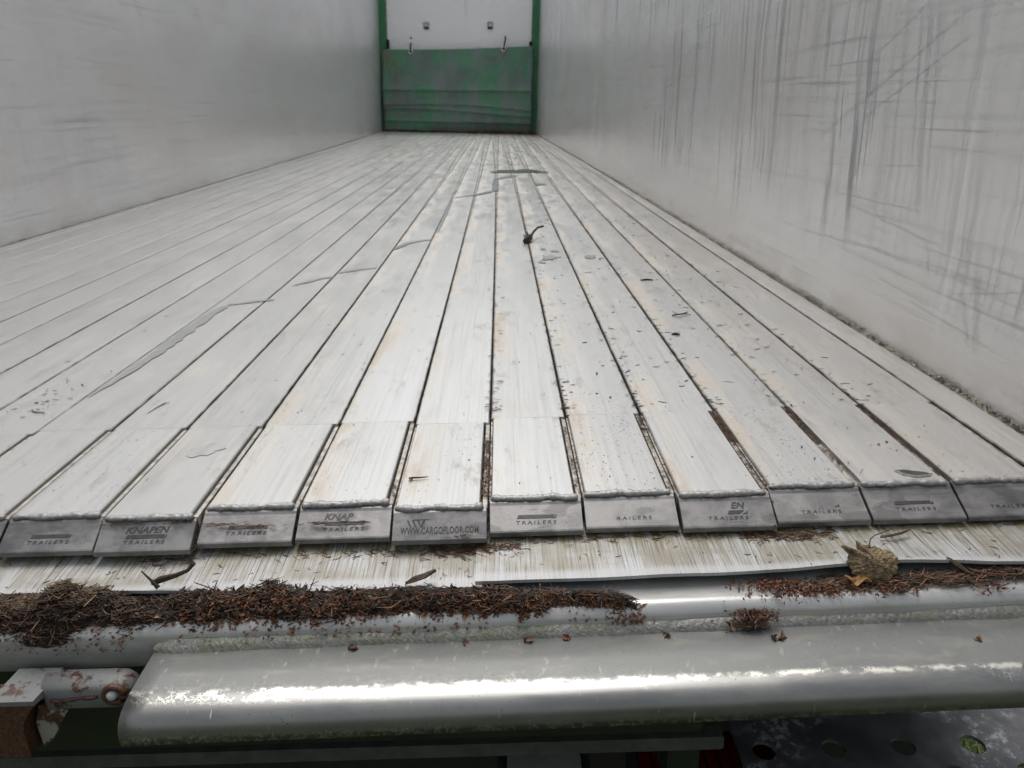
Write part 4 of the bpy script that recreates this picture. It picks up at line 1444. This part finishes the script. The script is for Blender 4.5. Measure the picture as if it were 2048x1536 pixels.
for i, (bx_, by_, rx, ry, sd_, lab) in enumerate(((.672, 2.27, .020, .035, .4, 'largest flat grey drop of the cluster nearer than the bark piece'),
                                       (.695, 2.38, .011, .02, 1.9, 'grey drop right of the largest drop in the cluster'),
                                       (.645, 2.20, .011, .016, 2.9, 'grey drop left of and nearer than the largest drop'),
                                       (.66, 2.42, .010, .016, 4.2, 'small grey drop at the far side of the cluster'),
                                       (.795, 2.27, .020, .022, 5.0, 'single oval grey drop on the plank right of the cluster'),
                                       (.113, .943, .021, .020, .1, 'oval damp patch on an end plate at left'))):
    v, f = blob(bx_, by_, rx, ry, sd_, ZW if by_ > 1 else .0016)
    tag(mesh('water_drop', warp(v), f, M_WET if by_ > 1 else M_DAMP, None), lab, 'wet mark', 'flat grey drops on the floor')

# ------------------------------------------------------------------ twigs, bark and the big leaf
def fl(x, y, z=0.0):
    return tuple(warp([(x, y, z)])[0])


def thing_tube(name, pts, radii, mat, label, cat, group=None, n=7, jitter=0.0, extra=None):
    o0 = fl(*pts[0])
    P = [fl(*p) for p in pts]
    v, f = tube(P, radii, n)
    if jitter:
        v = [tuple(c + random.uniform(-jitter, jitter) for c in p) for p in v]
    if extra:
        v, f = join([(v, f)] + [tube([fl(*p) for p in e[0]], e[1], 6) for e in extra])
    o = fix_normals(mesh(name, v, f, mat, None, False, None, origin=o0))
    tag(o, label, cat, group)
    return o


thing_tube('bark_piece', [(.604, 2.53, .010), (.613, 2.545, .013), (.622, 2.57, .015), (.630, 2.60, .012)], [.009, .012, .011, .006], M_BARK,
           'dark bark lump with a curved twig on the middle plank', 'bark', None, 8, .003,
           [([(.626, 2.57, .018), (.640, 2.62, .028), (.655, 2.66, .034), (.676, 2.68, .036)], [.005, .0045, .004, .0035]), ([(.618, 2.56, .018), (.614, 2.58, .034)], [.004, .0015]), ([(.612, 2.55, .018), (.600, 2.56, .026)], [.003, .0012])])
thing_tube('twig', [(.893, 1.575, .002), (.905, 1.572, .005), (.918, 1.578, .004), (.930, 1.590, .005)], [.0012, .0016, .0017, .001], M_BARK,
           'small forked black twig on the right-hand planks', 'twig', 'twigs on the floor', 6, .0003, [([(.905, 1.572, .004), (.897, 1.590, .007)], [.001, .0006]), ([(.922, 1.58, .004), (.934, 1.575, .003)], [.001, .0006])])
thing_tube('twig', [(.888, 1.93, .002), (.905, 1.935, .003), (.920, 1.93, .002)], [.0016, .0022, .0014], M_BARK,
           'short dark twig on the plank beyond the forked twig', 'twig', 'twigs on the floor', 6, .0005)
thing_tube('bark_chip', [(.862, 1.435, .002), (.869, 1.432, .003), (.877, 1.430, .002)], [.0015, .0028, .0015], M_BARK,
           'small black bark chip nearer than the forked twig', 'bark chip', None, 6, .0005)
thing_tube('twig', [(-.222, 1.108, .0012), (-.212, 1.101, .0016), (-.200, 1.100, .0012)], [.0008, .0011, .0008], M_WOOD,
           'thin brown needle-like twig on the leftmost planks', 'twig', 'twigs on the floor', 6)
thing_tube('twig', [(-.020, 1.130, .001), (-.024, 1.11, .0014), (-.030, 1.085, .001)], [.0005, .0007, .0004], M_WOOD,
           'thin Y-shaped stalk on the left planks behind the end plates', 'twig', 'twigs on the floor', 5, 0, [([(-.022, 1.118, .0012), (-.013, 1.128, .002)], [.0005, .0004])])
thing_tube('twig', [(.404, .842, .0016), (.410, .840, .003), (.418, .841, .0026), (.428, .843, .0024)], [.0011, .0013, .0009, .0006], M_BARK,
           'small brown sprig on the end plate above the web address', 'twig', 'twigs on the floor', 6, .0002, [([(.409, .840, .002), (.405, .832, .0022)], [.0009, .0006])])
thing_tube('twig', [(.951, .7335, -.0335), (.962, .7330, -.0315), (.975, .7355, -.0305), (.987, .7405, -.0295)], [.0013, .0014, .0016, .0012], M_WOOD,
           'brown stick on the white strip above the dead leaf', 'twig', 'twigs on the floor', 7, .0004)
thing_tube('dark_stalk', [(.142, .690, -.038), (.152, .690, -.033), (.168, .692, -.030), (.180, .695, -.026), (.186, .698, -.020), (.183, .700, -.016), (.180, .700, -.013), (.183, .701, -.010)], [.0030, .0040, .0026, .0018, .0026, .0012, .0009, .0006], M_BARK,
           'curled black stalk rising from the heap onto the white strip', 'stalk', None, 7, .0005)
thing_tube('dark_stalk', [(.150, .684, -.040), (.142, .686, -.030), (.134, .688, -.021)], [.003, .0012, .0005], M_BARK,
           'straight black stalk poking up from the heap at left', 'stalk', None, 6, .0003)
thing_tube('wood_chip', [(.415, .6835, -.043), (.425, .684, -.039), (.437, .687, -.035), (.447, .690, -.032)], [.0022, .0036, .0030, .0022], M_WOOD,
           'grey-brown wood chip leaning on the edge of the white strip', 'wood chip', None, 5, .0012)
thing_tube('wood_chip', [(1.005, .693, -.037), (1.013, .689, -.041), (1.021, .683, -.047), (1.028, .679, -.050)], [.003, .0040, .0036, .003], M_WOOD,
           'pale splintered wood chip right of the dead leaf', 'wood chip', None, 5, .0014)

# dead leaf: cupped, crumpled blade with torn lobes and a long stalk
LO = np.array([.921, .6760, -.0500])
nr, na = 30, 96
V, F = [], []


def leaf_r(a):
    r = .95 + .05 * math.sin(3 * a + .4) + .03 * math.sin(11 * a) + .03 * math.sin(23 * a + 1)
    r += .42 * math.exp(-((a - 2.45) / .10) ** 2) + .30 * math.exp(-((a - 2.02) / .09) ** 2) - .14 * math.exp(-((a - 2.23) / .10) ** 2)
    r -= .12 * math.exp(-((a - 1.1) / .5) ** 2)
    return r


for i in range(nr + 1):
    t = i / nr
    for j in range(na):
        a = 2 * math.pi * j / na
        r = leaf_r(a) * t
        u, w = .0285 * r * math.cos(a), .0225 * r * math.sin(a)
        q_ = Vector((u * 95, w * 95, 3.3))
        bulge = .013 * (1 - t ** 2.4) + .0030 * mnoise.noise(q_) + .0024 * mnoise.noise(q_ * 2.3) + .0016 * mnoise.noise(q_ * 5.5) + .0010 * mnoise.noise(q_ * 11) - .0015 * math.exp(-((u - .3 * w) / .003) ** 2) * (1 - t * .5)
        # blade leans back on the strip edge: its plane tilts up away from the camera
        V.append((LO[0] + u, LO[1] + .010 + w * .62 - bulge * .72, LO[2] + .0135 + w * .80 + bulge * .55))
nv = len(V)
V += [(a, b + .0007, c - .0007) for a, b, c in V]
for i in range(nr):
    for j in range(na):
        a, b = i * na + j, i * na + (j + 1) % na
        F.append((a, b, b + na, a + na))
        F.append((a + nv, a + na + nv, b + na + nv, b + nv))
for j in range(na):
    a, b = nr * na + j, nr * na + (j + 1) % na
    F.append((a, b, b + nv, a + nv))
LF = empty('dead_leaf', tuple(LO))
LF['_loc'] = tuple(LO)
tag(LF, 'curled tan dead leaf with long stalk at the edge of the white strip', 'leaf')
fix_normals(mesh('leaf_blade', V, F, M_LEAF, LF, False))
fix_normals(mesh('leaf_stalk', *tube([(.919, .692, -.0235), (.919, .697, -.0190), (.922, .702, -.0160), (.929, .708, -.0150), (.940, .713, -.0150), (.952, .718, -.0140)], [.0010, .0008, .0007, .0007, .0006, .0008], 6), M_WOOD, LF, True))
v, f = blob(.8985, .672, .011, .008, 2.0, -.0478, 24)
V = np.array(v)
V[:, 2] += .004 * np.sin(V[:, 0] * 300) + .003
V2 = V.copy()
V2[:, 2] -= .0006
o = mesh('leaf_fragment', np.concatenate([V, V2]), f + [tuple(i + len(V) for i in q[::-1]) for q in f], plain('orange_leaf', (.26, .14, .05), .7, 0, .3, 120), None, False, None, origin=(.8985, .672, -.0478))
tag(o, 'small orange leaf fragment tucked under the left of the dead leaf', 'leaf')

# ------------------------------------------------------------------ grass seen through the step holes
n = 5200
x, y = RNG.uniform(1.2, 2.6, n), RNG.uniform(1.1, 2.4, n)
hgt = RNG.uniform(.06, .18, n)
an = RNG.uniform(0, 6.28, n)
ln = RNG.uniform(.01, .09, n)
wd = RNG.uniform(.0016, .0034, n)
V = np.zeros((n, 5, 3))
dx, dy = np.cos(an), np.sin(an)
sx, sy = -dy * wd, dx * wd
for k2, (t, ww) in enumerate(((0, 1), (0, -1), (.6, .8), (.6, -.8), (1.0, 0))):
    V[:, k2, 0] = x + dx * ln * t ** 2 + sx * ww
    V[:, k2, 1] = y + dy * ln * t ** 2 + sy * ww
    V[:, k2, 2] = GZ - .005 + hgt * t * (1 - .15 * t)
base = [(0, 1, 3, 2), (2, 3, 4)]
F = []
for i in range(n):
    F += [(i * 5, i * 5 + 1, i * 5 + 3, i * 5 + 2), (i * 5 + 2, i * 5 + 3, i * 5 + 4)]
cc = pick(np.array([(.10, .16, .03), (.16, .22, .05), (.26, .28, .10), (.06, .11, .025)]), n)
gr = mesh('grass', V.reshape(-1, 3), F, M_GRASS, None, False, np.repeat(cc, 5, 0))
tag(gr, 'green grass on the ground below the step plate holes', 'grass', None, 'stuff')

for o in bpy.data.objects:
    if '_loc' in o:
        del o['_loc']
